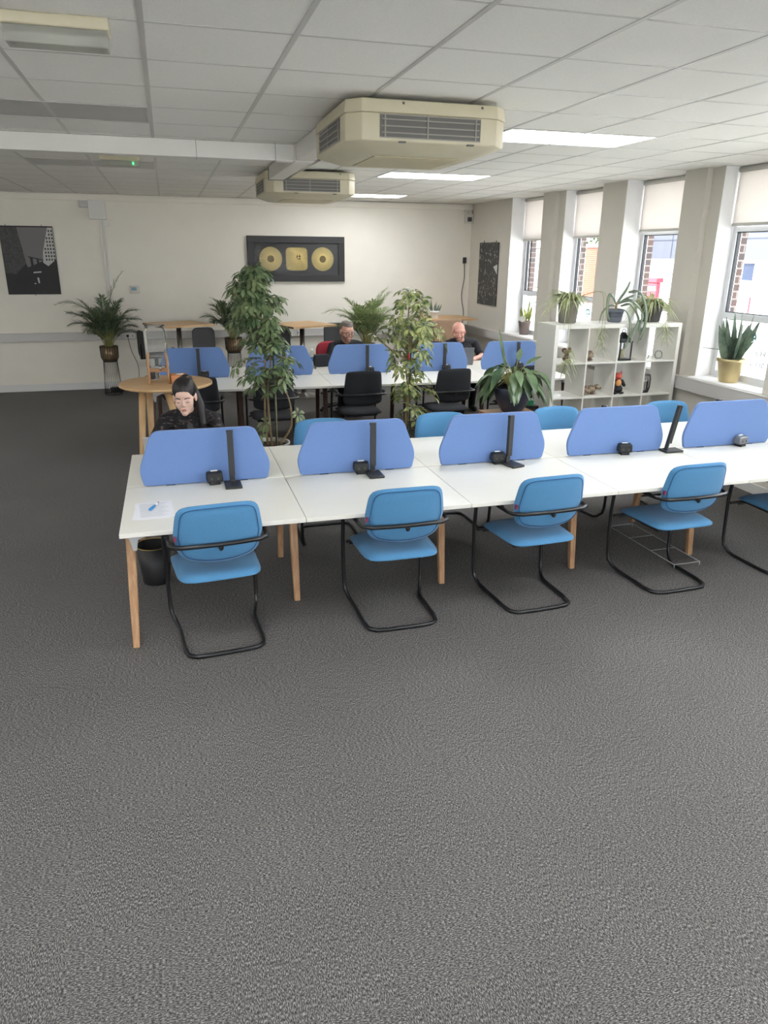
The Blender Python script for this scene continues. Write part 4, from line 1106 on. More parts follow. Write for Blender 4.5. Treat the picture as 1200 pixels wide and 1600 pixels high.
# peace lily in a bowl on a crate
PL = (3.20, 6.55)
cr = tag(MB().box(-.26, .26, -.16, .16, 0, .655).build('side_cabinet', M['oak'], loc=(PL[0] - .02, PL[1] + .02, 0), bevel=.004), 'low pale wooden cabinet under the dark plant bowl', 'cabinet')
MB().box(-.255, .255, -.166, -.16, .02, .64).build('cabinet_door', M['oaktop'], cr, bevel=.002)
e = empty('peace_lily', (PL[0], PL[1], .655), 0, 'peace lily in a dark round bowl on the low cabinet before the shelf unit', 'plant')
MB().lathe([(.0, 0), (.085, 0), (.10, .01), (.15, .09), (.185, .19), (.19, .245), (.18, .25), (.175, .2), (.0, .2)], 32, cap=False).build('pot', M['bowl'], e)
MB().lathe([(0, .215), (.172, .215)], 28, cap=False).build('soil', M['terr'], e)
fo = MB(); st = MB()
for k in range(64):
    a = random.uniform(0, 2 * pi); r_ = random.uniform(.08, .24); z = .24 + random.uniform(.02, .26) * (1.2 - r_ * 2)
    tip = Vector((r_ * cos(a), r_ * sin(a) * .85, z)); st.tube(bez([(.03 * cos(a), .03 * sin(a), .2), tip * .5 + Vector((0, 0, .18)), tip], 3), .0035, 4)
    fo.leaf(tip, Vector((cos(a), sin(a), random.uniform(-.9, -.1))), Vector((cos(a) * .5, sin(a) * .5, 1)), random.uniform(.15, .22), random.uniform(.075, .105), .45, 6, .3, .85)
for tip, d, L_ in (((-.14, -.05, .55), (-.35, -.05, 1), .20), ((.03, 0, .50), (.15, 0, .8), .15), ((.12, 0, .46), (.7, 0, .45), .20), ((.15, 0, .40), (1, 0, -.15), .24), ((.33, -.05, .33), (.35, -.1, -1), .24), ((.22, -.08, .28), (.5, -.1, -1), .28), ((.10, 0, .36), (1, 0, .05), .2), ((-.2, -.05, .36), (-.9, 0, .35), .14), ((.27, 0, .34), (.9, 0, -.6), .16)):
    st.tube(bez([(0, 0, .2), Vector(tip) * .55 + Vector((0, 0, .14)), tip], 4), .0035, 4); fo.leaf(tip, d, (0, -.4, 1), L_, .06, .15, 6, .35, .75)
fo.leaf((-.10, -.02, .42), (-.25, 0, 1), (0, -1, .1), .42, .035, 0, 6, .3)
fo.build('leaves', M['peace'], e); st.build('stalks', M['palmstem'], e)
tag(MB().box(0, .16, 0, .22, .0, .05).build('storage_box', mat('green_box', (40, 130, 90), .6), loc=(3.40, 6.78, .66)), 'small green box beside the dark plant bowl', 'box')
tag(MB().box(-.16, .16, -.1, .1, 0, .655).build('cabinet_support', M['blkpl'], loc=(3.45, 6.86, 0)), 'dark low unit hidden behind the pale cabinet', 'cabinet')

# ================================================================== SHELF UNIT
e = empty('cube_shelf', SH, 0, 'white open cube shelf unit standing by the windows', 'shelf')
Wd_, Dd_ = 1.47, .39
MB().box(0, .04, 0, Dd_, 0, SHZ).build('side_panel', M['shelf'], e, bevel=.002)
MB().box(Wd_ - .04, Wd_, 0, Dd_, 0, SHZ).build('side_panel', M['shelf'], e, bevel=.002)
MB().box(.04, Wd_ - .04, 0, Dd_, SHZ - .04, SHZ).build('top_panel', M['shelf'], e, bevel=.002)
MB().box(.04, Wd_ - .04, 0, Dd_, 0, .04).build('base_panel', M['shelf'], e, bevel=.002)
cw = (Wd_ - .08 - .045) / 4; chh = (SHZ - .08 - .045) / 4
for k in range(1, 4):
    x = .04 + k * cw + (k - 1) * .015
    MB().box(x, x + .015, .003, Dd_, .04, SHZ - .04).build('divider', M['shelf'], e)
shz = []
for k in range(1, 4):
    z = .04 + k * chh + (k - 1) * .015; shz.append(z + .015)
    for q in range(4):
        x = .04 + q * (cw + .015); MB().box(x, x + cw, .003, Dd_, z, z + .015).build('shelf_board', M['shelf'], e)
R1 = shz[2]; R2 = shz[1]    # top of shelf boards
cx = [SH[0] + .04 + q * (cw + .015) + cw / 2 for q in range(4)]
SY = SH[1] + .16
# items
o = empty('lantern', (cx[2] - .05, SY - .04, R1), 0, 'black metal lantern with a cream candle on the top shelf row', 'lantern')
MB().box(-.075, .075, -.075, .075, 0, .02).build('base', M['blk'], o, bevel=.003)
f = MB()
for a in (-1, 1):
    for b in (-1, 1): f.box(a * .066 - .006, a * .066 + .006, b * .066 - .006, b * .066 + .006, .02, .19)
f.box(-.075, .075, -.075, .075, .185, .2); f.build('frame', M['blk'], o)
MB().lathe([(.10, .2), (.08, .225), (.045, .25), (.03, .262), (.03, .275), (.012, .285)], 4, smooth=False).build('roof', M['blk'], o).rotation_euler = (0, 0, pi / 4)
MB().tube([(.02 * cos(a), 0, .295 + .02 * sin(a)) for a in [2 * pi * k / 14 for k in range(14)]], .003, 5, closed=True).build('ring_handle', M['blk'], o)
MB().tube([(0, 0, .02), (0, 0, .11)], .028, 14).build('candle', M['candle'], o)
for gy in (-.067, .065): MB().box(-.06, .06, gy, gy + .002, .02, .185).build('glass', M['clear'], o)
def blobs(name, loc, lab, cat, parts, rz=0):
    o = empty(name, loc, rz, lab, cat)
    for nm, els, m in parts:
        b = MB()
        for el in els:
            if len(el) == 2: b.ell(el[0], el[1], 12, 8)
            else: b.cap(el[0], el[1], el[2], el[3])
        b.build(nm, m, o)
    return o
blobs('duck_figurine', (cx[1] - .10, SY - .02, R1), 'pair of small carved birds on a dark base, top shelf row', 'figurine', [('base', [((0, 0, .012), (.075, .045, .014))], M['darkwood']), ('bird', [((-.03, 0, .055), (.04, .028, .035)), ((-.05, 0, .09), (.012, .01, .01), ), ((-.045, 0, .06), (-.05, 0, .09), .012, .009)], M['shell']), ('bird', [((.035, 0, .06), (.045, .03, .045)), ((.0, 0, .08), (-.005, 0, .13), .015, .01), ((-.012, 0, .135), (.016, .01, .01))], M['shell'])])
blobs('carved_ornament', (cx[0] + .02, SY, R1), 'dark brown carved ornament in the top left cube', 'ornament', [('body', [((0, 0, .03), (.035, .03, .03)), ((.01, 0, .08), (.03, .025, .04)), ((-.02, 0, .11), (.03, .02, .025)), ((.04, 0, .11), (.02, .018, .03))], M['darkwood'])])
for xo, lab in ((-.10, 'small clear glass jar left of its twin, top right cube'), (.06, 'clear round glass ornament in the top right cube, nearer the side panel')):
    o = empty('glass_ornament', (cx[3] + xo, SY - .03, R1), 0, lab, 'ornament')
    MB().lathe([(.02, 0), (.034, .012), (.04, .04), (.034, .07), (.02, .078)], 18, cap=True).build('bowl', M['clear'], o)
    MB().lathe([(.022, .078), (.024, .086), (.01, .09)], 16).build('stopper', M['clear'], o)
blobs('tortoise_figurine', (cx[1] - .03, SY - .02, R2), 'shell covered animal figurine lying in the second shelf row', 'figurine', [('body', [((-.05, 0, .045), (.07, .045, .05)), ((.02, 0, .05), (.055, .04, .045))], M['shell']), ('head', [((.09, 0, .075), (.035, .03, .028)), ((.12, 0, .06), (.025, .018, .016))], M['shell']), ('foot', [((-.10, -.02, .012), (.025, .015, .012)), ((.03, -.03, .012), (.025, .015, .012)), ((.0, .03, .012), (.03, .015, .012))], M['darkwood'])])
o = blobs('fox_figurine', (cx[2] - .075, SY - .05, R2), 'seated red faced animal figurine in a dark coat, second shelf row', 'figurine', [
    ('coat', [((0, 0, .05), (.075, .05, .05)), ((0, 0, .11), (.055, .04, .055)), ((-.055, -.01, .13), (-.075, -.02, .08), .022, .018), ((.055, -.01, .13), (.08, -.02, .09), .022, .018)], M['blkfab']),
    ('shirt_front', [((0, -.035, .12), (.035, .018, .035))], M['foxw']),
    ('head', [((0, -.01, .185), (.045, .035, .038)), ((0, -.04, .178), (.02, .02, .015))], M['fox']),
    ('ear', [((-.035, 0, .205), (-.048, 0, .235), .014, .004)], M['fox']), ('ear', [((.035, 0, .205), (.048, 0, .235), .014, .004)], M['fox']),
    ('shoe', [((-.04, -.04, .014), (.03, .03, .014)), ((.04, -.04, .014), (.03, .03, .014))], M['blk'])])
o = empty('candle_cage', (cx[3] - .08, SY - .03, R2), 0, 'dark round candle cage of upright wires in the second shelf row', 'candle holder')
w = MB()
for k in range(26):
    a = 2 * pi * k / 26; w.tube([(.055 * cos(a), .055 * sin(a), .008), (.068 * cos(a), .068 * sin(a), .05), (.07 * cos(a), .07 * sin(a), .15), (.06 * cos(a), .06 * sin(a), .185)], .0032, 4)
w.build('wire_cage', M['dpot'], o)
MB().tube([(.06 * cos(2 * pi * k / 24), .06 * sin(2 * pi * k / 24), .186) for k in range(24)], .004, 5, closed=True).lathe([(.0, 0), (.058, 0), (.058, .008), (0, .008)], 24, cap=False).build('rim', M['dpot'], o)
MB().lathe([(.045, .01), (.045, .12)], 18).build('inner_glass', M['clear'], o)
o = tag(MB().box(-.05, .05, -.03, .03, 0, .03).build('paper_card', M['white'], loc=(cx[0] - .1, SY - .06, R2), bevel=.003), 'small white card in the leftmost cube of the second shelf row', 'card')
tag(MB().ell((0, 0, .03), (.05, .04, .03)).build('brown_ornament', M['darkwood'], loc=(cx[0] - .02, SY, shz[0] + .001)), 'dark ornament in the leftmost cube of the third shelf row', 'ornament')

# ================================================================== ROUND TABLE, DISPENSER
e = empty('round_table', (-.09, 6.72, 0), 0, 'tall round oak table behind the seated woman', 'table')
MB().lathe([(.385, 1.022), (.40, 1.03), (.40, 1.045), (.395, 1.05)], 56).build('tabletop', M['oaktop'], e)
for (a, b) in (((-.20, -.16), (-.29, -.22)), ((.0, -.20), (.24, -.28)), ((-.15, .16), (-.20, .26)), ((.16, .16), (.26, .26))):
    MB().tube([(b[0], b[1], 0), (a[0], a[1], 1.022)], [.022, .03], 12).build('leg', M['oaktop'], e)
MB().box(-.2, .2, -.17, -.14, .985, 1.02).box(-.2, .2, .14, .17, .985, 1.02).build('apron', M['oaktop'], e)
d = empty('water_dispenser', (-.145, 6.70, 1.05), 0, 'glass water dispenser on a wooden stand on the round table', 'water dispenser')
R_ = .095
MB().lathe([(R_ * .95, .135), (R_, .145), (R_, .44), (R_ * .86, .462), (R_ * .86, .48), (R_ * .9, .482)], 32, cap=False).lathe([(0, .135), (R_ * .95, .135)], 32, cap=False).build('glass_jar', M['clear'], d)
MB().lathe([(0, .14), (R_ * .93, .14), (R_ * .95, .225), (0, .225)], 32, cap=False).build('water', M['water'], d)
MB().lathe([(0, .486), (R_ * .88, .486), (R_ * .9, .494), (R_ * .5, .502), (0, .503)], 32, cap=False).build('lid', M['clear'], d)
for sx in (-1, 1):
    for sy in (-1, 1):
        MB().tube([(sx * .085, sy * .07, 0), (sx * .075, sy * .068, .26)], [.012, .011], 10).build('stand_leg', M['oak'], d)
MB().box(-.08, .08, -.012, .012, .095, .132).build('stand_crossbar', M['oak'], d)
MB().box(-.012, .012, -.07, .07, .095, .132).build('stand_crossbar', M['oak'], d)
MB().tube([(.02, -.10, .16), (.02, -.13, .16)], .012, 8).tube([(.02, -.13, .16), (.02, -.13, .125)], .007, 8).build('tap', M['chrome'], d)
for k, (x, y, lab) in enumerate(((-.21, 6.88, 'upside down dark patterned glass under the dispenser, left one'), (-.175, 6.90, 'clear tumbler under the dispenser, right one'))):
    o = empty('drinking_glass', (x, y, 1.05), 0, lab, 'glass', 'glasses under the dispenser')
    MB().lathe([(.024, 0), (.026, .0), (.03, .075), (.028, .075), (.023, .004), (0, .004)], 18, cap=False).build('glass_cup', M['clear'] if k else M['dpot'], o)
    MB().lathe([(.0, .0), (.03, .0), (.03, .004), (0, .004)], 18, cap=False).build('base_ring', M['white'], o)
o = empty('tissue_box', (.03, 6.66, 1.05), .05, 'orange wooden tissue box at the right edge of the round table', 'tissue box')
MB().box(-.075, .06, -.07, .07, 0, .075).build('box', M['tissue'], o, bevel=.004)
MB().lathe([(0, .075), (.035, .075), (.035, .0765), (0, .0775)], 20, cap=False).build('tissue', M['white'], o)

# ================================================================== HIGH TABLES AND STOOLS AT THE BACK
def high_table(x, y, rz, lab, w=.8):
    e = empty('high_table', (x, y, 0), rz, lab, 'table', 'square topped high tables')
    MB().box(-w / 2, w / 2, -w / 2, w / 2, 1.085, 1.112).build('tabletop', M['oaktop'], e)
    ed = MB()
    for k in range(4):
        mt = Matrix.Rotation(k * pi / 2, 4, 'Z'); 
        if k % 2: ed.box(-w / 2 - .002, w / 2 + .002, -w / 2 - .002, -w / 2, 1.085, 1.1115, mt)
    ed.build('edge_band', M['oakedge'], e)
    MB().tube([(0, 0, .03), (0, 0, 1.075)], .038, 18).build('column', M['steel'], e)
    MB().tube([(0, 0, .68), (0, 0, .74)], .044, 16).build('height_collar', M['dpot'], e)
    MB().lathe([(.26, 0), (.26, .012), (.05, .04), (.04, .06)], 32).build('base_plate', M['steel'], e)
    MB().box(-.12, .12, -.12, .12, 1.07, 1.085).build('top_plate', M['blk'], e)
high_table(.10, 11.8, rad(23), 'square oak topped high table left of the tall umbrella plant')
high_table(1.93, 11.4, rad(23), 'square oak topped high table left of the man with glasses')
high_table(4.56, 12.20, 0, 'square oak topped high table behind the tan chair back', .86)
def stool(x, y, rz, fab, lab, zt=1.0, seatm=None):
    e = empty('high_stool', (x, y, 0), rz, lab, 'stool', 'high stools along the back wall')
    zs = zt - .36
    MB().prism(rrect(.40, .42, .10), zs - .04, zs + .01, 'z').build('seat', seatm or fab, e, bevel=.015, bseg=3)
    MB().prism(rrect(.36, .40, .10, cz=zt - .20), -.215, -.18, 'y').build('backrest', fab, e, bevel=.014, bseg=3)
    MB().box(-.03, .03, -.235, -.215, zs - .05, zt - .2).box(-.03, .03, -.235, .0, zs - .06, zs - .045).build('back_bar', M['blk'], e)
    MB().tube([(0, 0, .06), (0, 0, zs - .05)], .028, 12).build('gas_column', M['blk'], e)
    MB().tube([(.19 * cos(2 * pi * k / 24), .19 * sin(2 * pi * k / 24), .32) for k in range(24)], .01, 6, closed=True).tube([(-.19, 0, .32), (.19, 0, .32)], .007, 6).build('foot_ring', M['chrome'], e)
    b = MB()
    for k in range(5): a = 2 * pi * k / 5; b.tube([(0, 0, .07), (.26 * cos(a), .26 * sin(a), .03)], [.022, .014], 8).ell((.27 * cos(a), .27 * sin(a), .02), (.02, .02, .02), 8, 6)
    b.build('star_base', M['blk'], e)
stool(-.27, 11.80, -pi * .40, M['dgreyfab'], 'dark grey stool seen side on behind the water dispenser', 1.02)
stool(.50, 12.12, pi + .1, M['greyfab'], 'grey backed stool right of the left high table', 1.0, M['red'])
stool(1.66, 11.95, pi - .1, M['dgreyfab'], 'black backed stool behind the tall umbrella plant', 1.01)
stool(2.50, 11.45, pi, M['greyfab'], 'grey backed stool behind the man with glasses', 1.10)
e = empty('tan_chair', (4.33, 11.20, 0), pi, 'tan brown high backed chair behind the bald man', 'chair')
MB().prism(rpoly([(-.24, .42), (.24, .42), (.22, 1.135), (-.22, 1.15)], [.03, .03, .05, .05], 5), -.27, -.20, 'y').build('backrest', M['tanlea'], e, bevel=.015, bseg=3)
MB().box(-.24, .24, -.2, .28, .38, .48).build('seat', M['tanlea'], e, bevel=.02, bseg=3)
for a in (-1, 1):
    for b in (-1, 1): MB().tube([(a * .21, b * .2 + .0, 0), (a * .20, b * .18, .39)], [.014, .02], 8).build('leg', M['blk'], e)
stool(3.88, 11.45, pi, M['greyfab'], 'grey stool back left of the tan chair', 1.08)
# red task chair of the man with glasses
e = empty('task_chair', (2.24, 10.18, 0), pi + .25, 'red backed task chair the man with glasses sits on', 'chair')
MB().prism(rrect(.46, .46, .14, cz=.72), -.29, -.23, 'y').build('backrest', M['red'], e, bevel=.02, bseg=3)
MB().prism(rrect(.48, .46, .12), .42, .48, 'z').build('seat', M['red'], e, bevel=.02, bseg=3)
for a in (-1, 1): MB().box(a * .29 - .035, a * .29 + .035, -.14, .12, .70, .725).build('arm_pad', M['blkpl'], e, bevel=.01); MB().box(a * .29 - .012, a * .29 + .012, -.02, .02, .44, .70).box(min(0, a * .29), max(0, a * .29), -.02, .02, .40, .42).build('arm_post', M['blkpl'], e)
MB().box(-.03, .03, -.31, -.29, .40, .75).box(-.03, .03, -.31, .0, .39, .41).build('back_bar', M['blkpl'], e)
MB().tube([(0, 0, .07), (0, 0, .42)], .028, 12).build('gas_column', M['blk'], e)
b = MB()
for k in range(5): a = 2 * pi * k / 5; b.tube([(0, 0, .09), (.28 * cos(a), .28 * sin(a), .05)], [.026, .016], 8).ell((.29 * cos(a), .29 * sin(a), .026), (.026, .026, .026), 8, 6)
b.build('star_base', M['blk'], e)

# things on bench 2
o = empty('water_bottle', (1.745, 9.58, .73), 0, 'clear plastic water bottle with a blue label on the back bench', 'bottle')
MB().lathe([(.028, 0), (.032, .01), (.032, .14), (.026, .165), (.012, .19), (.012, .205)], 18).build('bottle_body', M['clear'], o)
MB().lathe([(.0328, .06), (.0328, .115)], 18, cap=False).build('bottle_label', M['label'], o)
MB().lathe([(.014, .203), (.014, .222)], 14).build('bottle_cap', M['white'], o)
b = MB(); random.seed(3)
vs = []; fs = []; n = 16
for j in range(7):
    for k in range(n):
        a = 2 * pi * k / n; rr = (.075 - .045 * (j / 6) ** 1.3) * random.uniform(.8, 1.2); vs.append((rr * cos(a), rr * .6 * sin(a), j * .026 + random.uniform(-.006, .006) + .006))
for j in range(6):
    for k in range(n): fs.append((j * n + k, j * n + (k + 1) % n, (j + 1) * n + (k + 1) % n, (j + 1) * n + k))
b._add(vs, fs); tag(b.build('plastic_bag', M['plastic'], loc=(1.62, 9.30, .73)), 'crumpled clear plastic bag on the back bench', 'bag')
b = empty('shoulder_bag', (1.86, 9.50, .73), .2, 'black bag with a propped strap on the desk of the man with glasses', 'bag')
MB().prism(rrect(.22, .16, .05, cz=.08), -.04, .04, 'y').build('bag_body', M['blkfab'], b, bevel=.012)
MB().tube(bez([(-.09, 0, .12), (-.12, -.05, .08), (-.15, -.15, .02), (-.17, -.18, .008)], 4), .008, 6).build('strap', M['blkpl'], b)
b = empty('backpack', (2.66, 9.28, .73), .3, 'black backpack on the back bench behind the variegated plant', 'bag')
MB().prism(rpoly([(-.13, 0), (.14, 0), (.12, .14), (-.06, .20), (-.14, .12)], .05, 5), -.08, .08, 'y').build('bag_body', M['blkfab'], b, bevel=.02, bseg=3)
MB().tube(bez([(-.10, -.02, .14), (-.16, -.08, .10), (-.13, -.12, .01)], 4), .009, 6).build('strap', M['blkpl'], b)
for k, pts in enumerate(([(2.42, 9.22, .733), (2.5, 9.05, .733), (2.62, 9.0, .733), (2.78, 9.08, .733)], )):
    tag(MB().tube(bez(pts, 6), .004, 6).build('cable', M['blkpl']), 'thin black cable lying on the back bench by the backpack', 'cable')
tag(MB().tube(bez([(2.30, 9.25, .735), (2.45, 9.14, .735), (2.6, 9.12, .735), (2.72, 9.02, .735)], 6), .004, 6).build('cable', M['dpot']), 'second dark cable on the back bench, farther behind', 'cable')

# ================================================================== PEOPLE
def remesh(mb, name, mats, parent, voxel, smooth, assign=None):
    """fuse overlapping closed shapes into one continuous surface"""
    me = bpy.data.meshes.new('tmp'); me.from_pydata(mb.v, [], mb.f)
    bm = bmesh.new(); bm.from_mesh(me); bmesh.ops.recalc_face_normals(bm, faces=bm.faces); bm.to_mesh(me); bm.free()
    t = bpy.data.objects.new('tmp', me); C.objects.link(t)
    r = t.modifiers.new('r', 'REMESH'); r.mode = 'VOXEL'; r.voxel_size = voxel
    s = t.modifiers.new('s', 'SMOOTH'); s.factor = .5; s.iterations = smooth
    dg = bpy.context.evaluated_depsgraph_get(); nm = bpy.data.meshes.new_from_object(t.evaluated_get(dg))
    C.objects.unlink(t); bpy.data.objects.remove(t); nm.name = name
    nm.materials.clear()
    for m in mats: nm.materials.append(m)
    for p in nm.polygons:
        p.use_smooth = True
        if assign: p.material_index = assign(p.center)
    o = bpy.data.objects.new(name, nm); C.objects.link(o)
    if parent: o.parent = parent
    return o
def head_parts(b, X, sx=1.0, female=False):
    """face towards -y; head centre at origin of X, height about .23"""
    def e(c, r): b.ell(c, r, 18, 12, X)
    def c(p0, p1, r0, r1): b.cap(X @ Vector(p0), X @ Vector(p1), r0, r1)
    e((0, .012, .035), (.074 * sx, .092, .082)); e((0, -.03, -.01), (.063 * sx, .058, .085)); e((0, -.052, -.075), (.036 * sx, .034, .032))
    e((0, -.035, -.05), (.053 * sx, .046, .042)); e((0, -.062, .035), (.052 * sx, .026, .03))
    e((.036 * sx, -.062, -.022), (.024, .022, .024)); e((-.036 * sx, -.062, -.022), (.024, .022, .024))
    if female: c((0, -.082, .010), (0, -.097, -.022), .0065, .009); e((.009, -.091, -.026), (.007, .008, .006)); e((-.009, -.091, -.026), (.007, .008, .006)); e((0, -.045, -.02), (.060, .046, .070))
    else: c((0, -.084, .018), (0, -.102, -.022), .008, .011); e((.011, -.093, -.026), (.008, .009, .007)); e((-.011, -.093, -.026), (.008, .009, .007))
    e((0, -.086, -.054), (.021, .010, .0065)); e((0, -.084, -.065), (.018, .010, .007)); e((0, -.082, -.090), (.020, .014, .014))
    if not female: c((-.05 * sx, -.075, .022), (-.014, -.086, .020), .006, .006); c((.05 * sx, -.075, .022), (.014, -.086, .020), .006, .006)
    for s in (-1, 1): e((s * .074 * sx, .008, -.004), (.010, .020, .031)); e((s * .032, -.079, .0), (.015, .012, .010))
def hand(b, W, pts):
    """W wrist position, pts: palm direction"""
    W = Vector(W); d = Vector(pts).normalized(); side = d.cross(Vector((0, 0, 1))).normalized()
    b.cap(W, W + d * .05, .024, .026); b.cap(W + side * .022 + d * .02, W + side * .02 + d * .08, .014, .014); b.cap(W - side * .022 + d * .02, W - side * .02 + d * .08, .014, .014); b.cap(W, W + d * .08, .018, .016)
    for k, L_ in enumerate((.060, .070, .064, .048)):
        o_ = side * (-.030 + .020 * k); p0 = W + d * .085 + o_; p1 = p0 + d * L_ * .5 + Vector((0, 0, .006)); p2 = p1 + d * L_ * .45 + Vector((0, 0, -.022))
        b.cap(p0, p1, .0085, .008, 8); b.cap(p1, p2, .008, .007, 8)
    p0 = W - side * .026 + d * .03; p1 = p0 - side * .026 + d * .03; p2 = p1 + d * .03
    b.cap(p0, p1, .011, .0095, 8); b.cap(p1, p2, .0095, .008, 8)
def person(loc, rz, lab, skin, headc, pitch, yaw, roll, sw, chest, hip, short, female, topm, clothes_name, heads=1.0, wrists=((.2, -.50, .765), (-.2, -.50, .765)), elbows=((.27, -.22, .74), (-.27, -.22, .74)), shz=.97):
    root = empty('person', loc, rz, lab, 'person')
    Xh = Matrix.Translation(headc) @ Matrix.Rotation(yaw, 4, 'Z') @ Matrix.Rotation(pitch, 4, 'X') @ Matrix.Rotation(roll, 4, 'Y') @ Matrix.Scale(heads, 4)
    b = MB(); head_parts(b, Xh, .95 if female else 1.04, female)
    neck0 = Vector((chest[0], chest[1] + .01, shz - .02)); neck1 = Xh @ Vector((0, .03, -.06))
    b.cap(neck0, neck1, .050 if female else .058, .046 if female else .055, 16)
    # torso and limbs under the clothes
    hipc = Vector(hip); chc = Vector((chest[0], chest[1], shz - .13))
    def torso(bb, g):
        bb.ell(hipc, (.165 + g, .12 + g, .11 + g), 18, 12); bb.cap(hipc, chc, .11 + g, .12 + g, 18)
        bb.ell(chc, ((.145 if female else .17) + g, .10 + g, .15 + g), 18, 12)
        for s in (-1, 1):
            bb.cap(chc + Vector((s * .05, 0, .09)), Vector((chest[0] + s * (sw - .035), chest[1], shz - .03)), .07 + g, .05 + g, 14)
            bb.cap(Vector((chest[0] + s * .04, chest[1] + .02, shz + .0)), Vector((chest[0] + s * (sw - .05), chest[1] + .01, shz - .015)), .04 + g, .042 + g, 12)
    torso(b, -.012)
    sh_ = [Vector((chest[0] + s * sw, chest[1], shz - .045)) for s in (1, -1)]
    for S, El, Wr in zip(sh_, elbows, wrists):
        b.cap(S, El, .046, .038, 14); b.cap(El, Wr, .036, .026, 14); hand(b, Wr, Vector(Wr) - Vector(El))
    kn = [Vector((s * .12, -.42, .50)) for s in (1, -1)]; an = [Vector((s * .13, -.36, .08)) for s in (1, -1)]
    for s, K, A in zip((1, -1), kn, an):
        b.cap(hipc + Vector((s * .09, -.02, -.02)), K, .075, .052, 14); b.cap(K, A, .050, .036, 14); b.cap(A + Vector((0, 0, -.03)), A + Vector((0, -.12, -.045)), .03, .024, 10)
    inv = Xh.inverted()
    def asg(c_):
        q = inv @ c_
        if abs(q.x) < .018 - abs(q.z + .0595) * .9 and q.y < -.080 and -.068 < q.z < -.050: return 1
        if not female and short and q.y < -.0 and q.z < -.038 and q.z > -.115 and abs(q.x) < .075 and not (abs(q.x) < .02 and -.073 < q.z < -.045): return 2
        return 0
    body = remesh(b, 'body', [skin, M['lips'], M['beard']], root, .0038, 6 if female else 4, asg)
    # eyes and brows
    ey = MB(); br = MB(); ir = MB()
    for s in (-1, 1):
        ey.ell((s * .031, -.0890, -.0065), (.0105, .0045, .0022), 12, 8, Xh); ir.ell((s * .031, -.0925, -.0065), (.0045, .002, .0022), 8, 6, Xh)
        br.cap(Xh @ Vector((s * .050, -.080, .020)), Xh @ Vector((s * .034, -.090, .0245)), .0022, .0034, 8); br.cap(Xh @ Vector((s * .034, -.090, .0245)), Xh @ Vector((s * .015, -.0935, .020)), .0034, .0034, 8)
        la = [Xh @ Vector(q) for q in ((s * .043, -.0850, -.003), (s * .031, -.0935, -.0045), (s * .020, -.0920, -.003))]
        br.cap(la[0], la[1], .0012, .0018, 6); br.cap(la[1], la[2], .0018, .0012, 6)
    ey.build('eyes', M['eyew'], body); ir.build('iris', M['hairD'], body)
    br.build('eyebrows', M['hairD'], body)
    # clothes
    t = MB(); torso(t, .006)
    for S, El, Wr in zip(sh_, elbows, wrists):
        El = Vector(El); Wr = Vector(Wr)
        if female: t.cap(S, El, .058, .05, 14); t.cap(El, El.lerp(Wr, .92), .05, .036, 14)
        else: t.cap(S, S.lerp(El, .72), .062, .060, 14)
    if female: t.cap(neck0 + Vector((0, -.005, 0)), neck0.lerp(neck1, .42), .058, .054, 16)
    else: t.cap(neck0 + Vector((0, 0, -.02)), neck0.lerp(neck1, .12), .066, .062, 16)
    remesh(t, clothes_name, [topm], body, .006, 4)
    t = MB(); t.ell(hipc, (.178, .135, .10), 16, 10)
    for s, K, A in zip((1, -1), kn, an): t.cap(hipc + Vector((s * .09, -.02, -.02)), K, .088, .064, 14); t.cap(K, A, .062, .05, 14)
    remesh(t, 'trousers', [M['jeans']], body, .008, 3)
    for A in an: MB().cap(A + Vector((0, .02, -.038)), A + Vector((0, -.13, -.046)), .042, .034, 12).build('shoe', M['shoe'], body)
    return root, body, Xh
# the woman
rt, bd, X = person((.05, 5.86, 0), 0, 'woman with dark tied back hair in a black patterned top, looking down at her laptop', M['skinW'], (.0, -.215, 1.105), rad(10), rad(-10), rad(-2), .175, (.02, -.10), (0, .0, .57), False, True, M['jacket'], 'patterned_top', 1.12, shz=.955)
hb = MB()
hb.ell((0, .020, .049), (.080, .096, .084), 20, 14, X); hb.ell((0, .055, .005), (.072, .06, .07), 16, 12, X)
hb.ell((.012, .066, .112), (.030, .032, .024), 14, 10, X); hb.ell((.03, .075, .100), (.026, .030, .024), 10, 8, X)
def inX(p): return X @ Vector(p)
hb.cap(inX((.02, .09, .09)), inX((.05, .10, .0)), .032, .036); hb.cap(inX((.05, .10, 0)), inX((.085, .06, -.09)), .036, .034); hb.cap(inX((.085, .06, -.09)), inX((.095, .01, -.2)), .034, .026); hb.cap(inX((.095, .01, -.2)), inX((.085, -.0, -.29)), .026, .014)
hair = remesh(hb, 'hair', [M['hairD']], bd, .0045, 3)
MB().tube([tuple(inX((.004 + .024 * cos(a), .05 + .024 * sin(a), .124))) for a in [2 * pi * k / 14 for k in range(14)]], .006, 6, closed=True).build('hair_tie', M['tanlea'], hair)
k_ = MB()
for s in (-1, 1): k_.prism([(s * .0 - .0, .0)] * 0 or [(.0, .0), (.045, .0), (.045, .01), (.0, .01)], 0, .001, 'y') if False else None
MB().box(-.0 + .0, .042, -.235, -.229, .84, .90).build('chest_pocket', M['dpot'], bd)
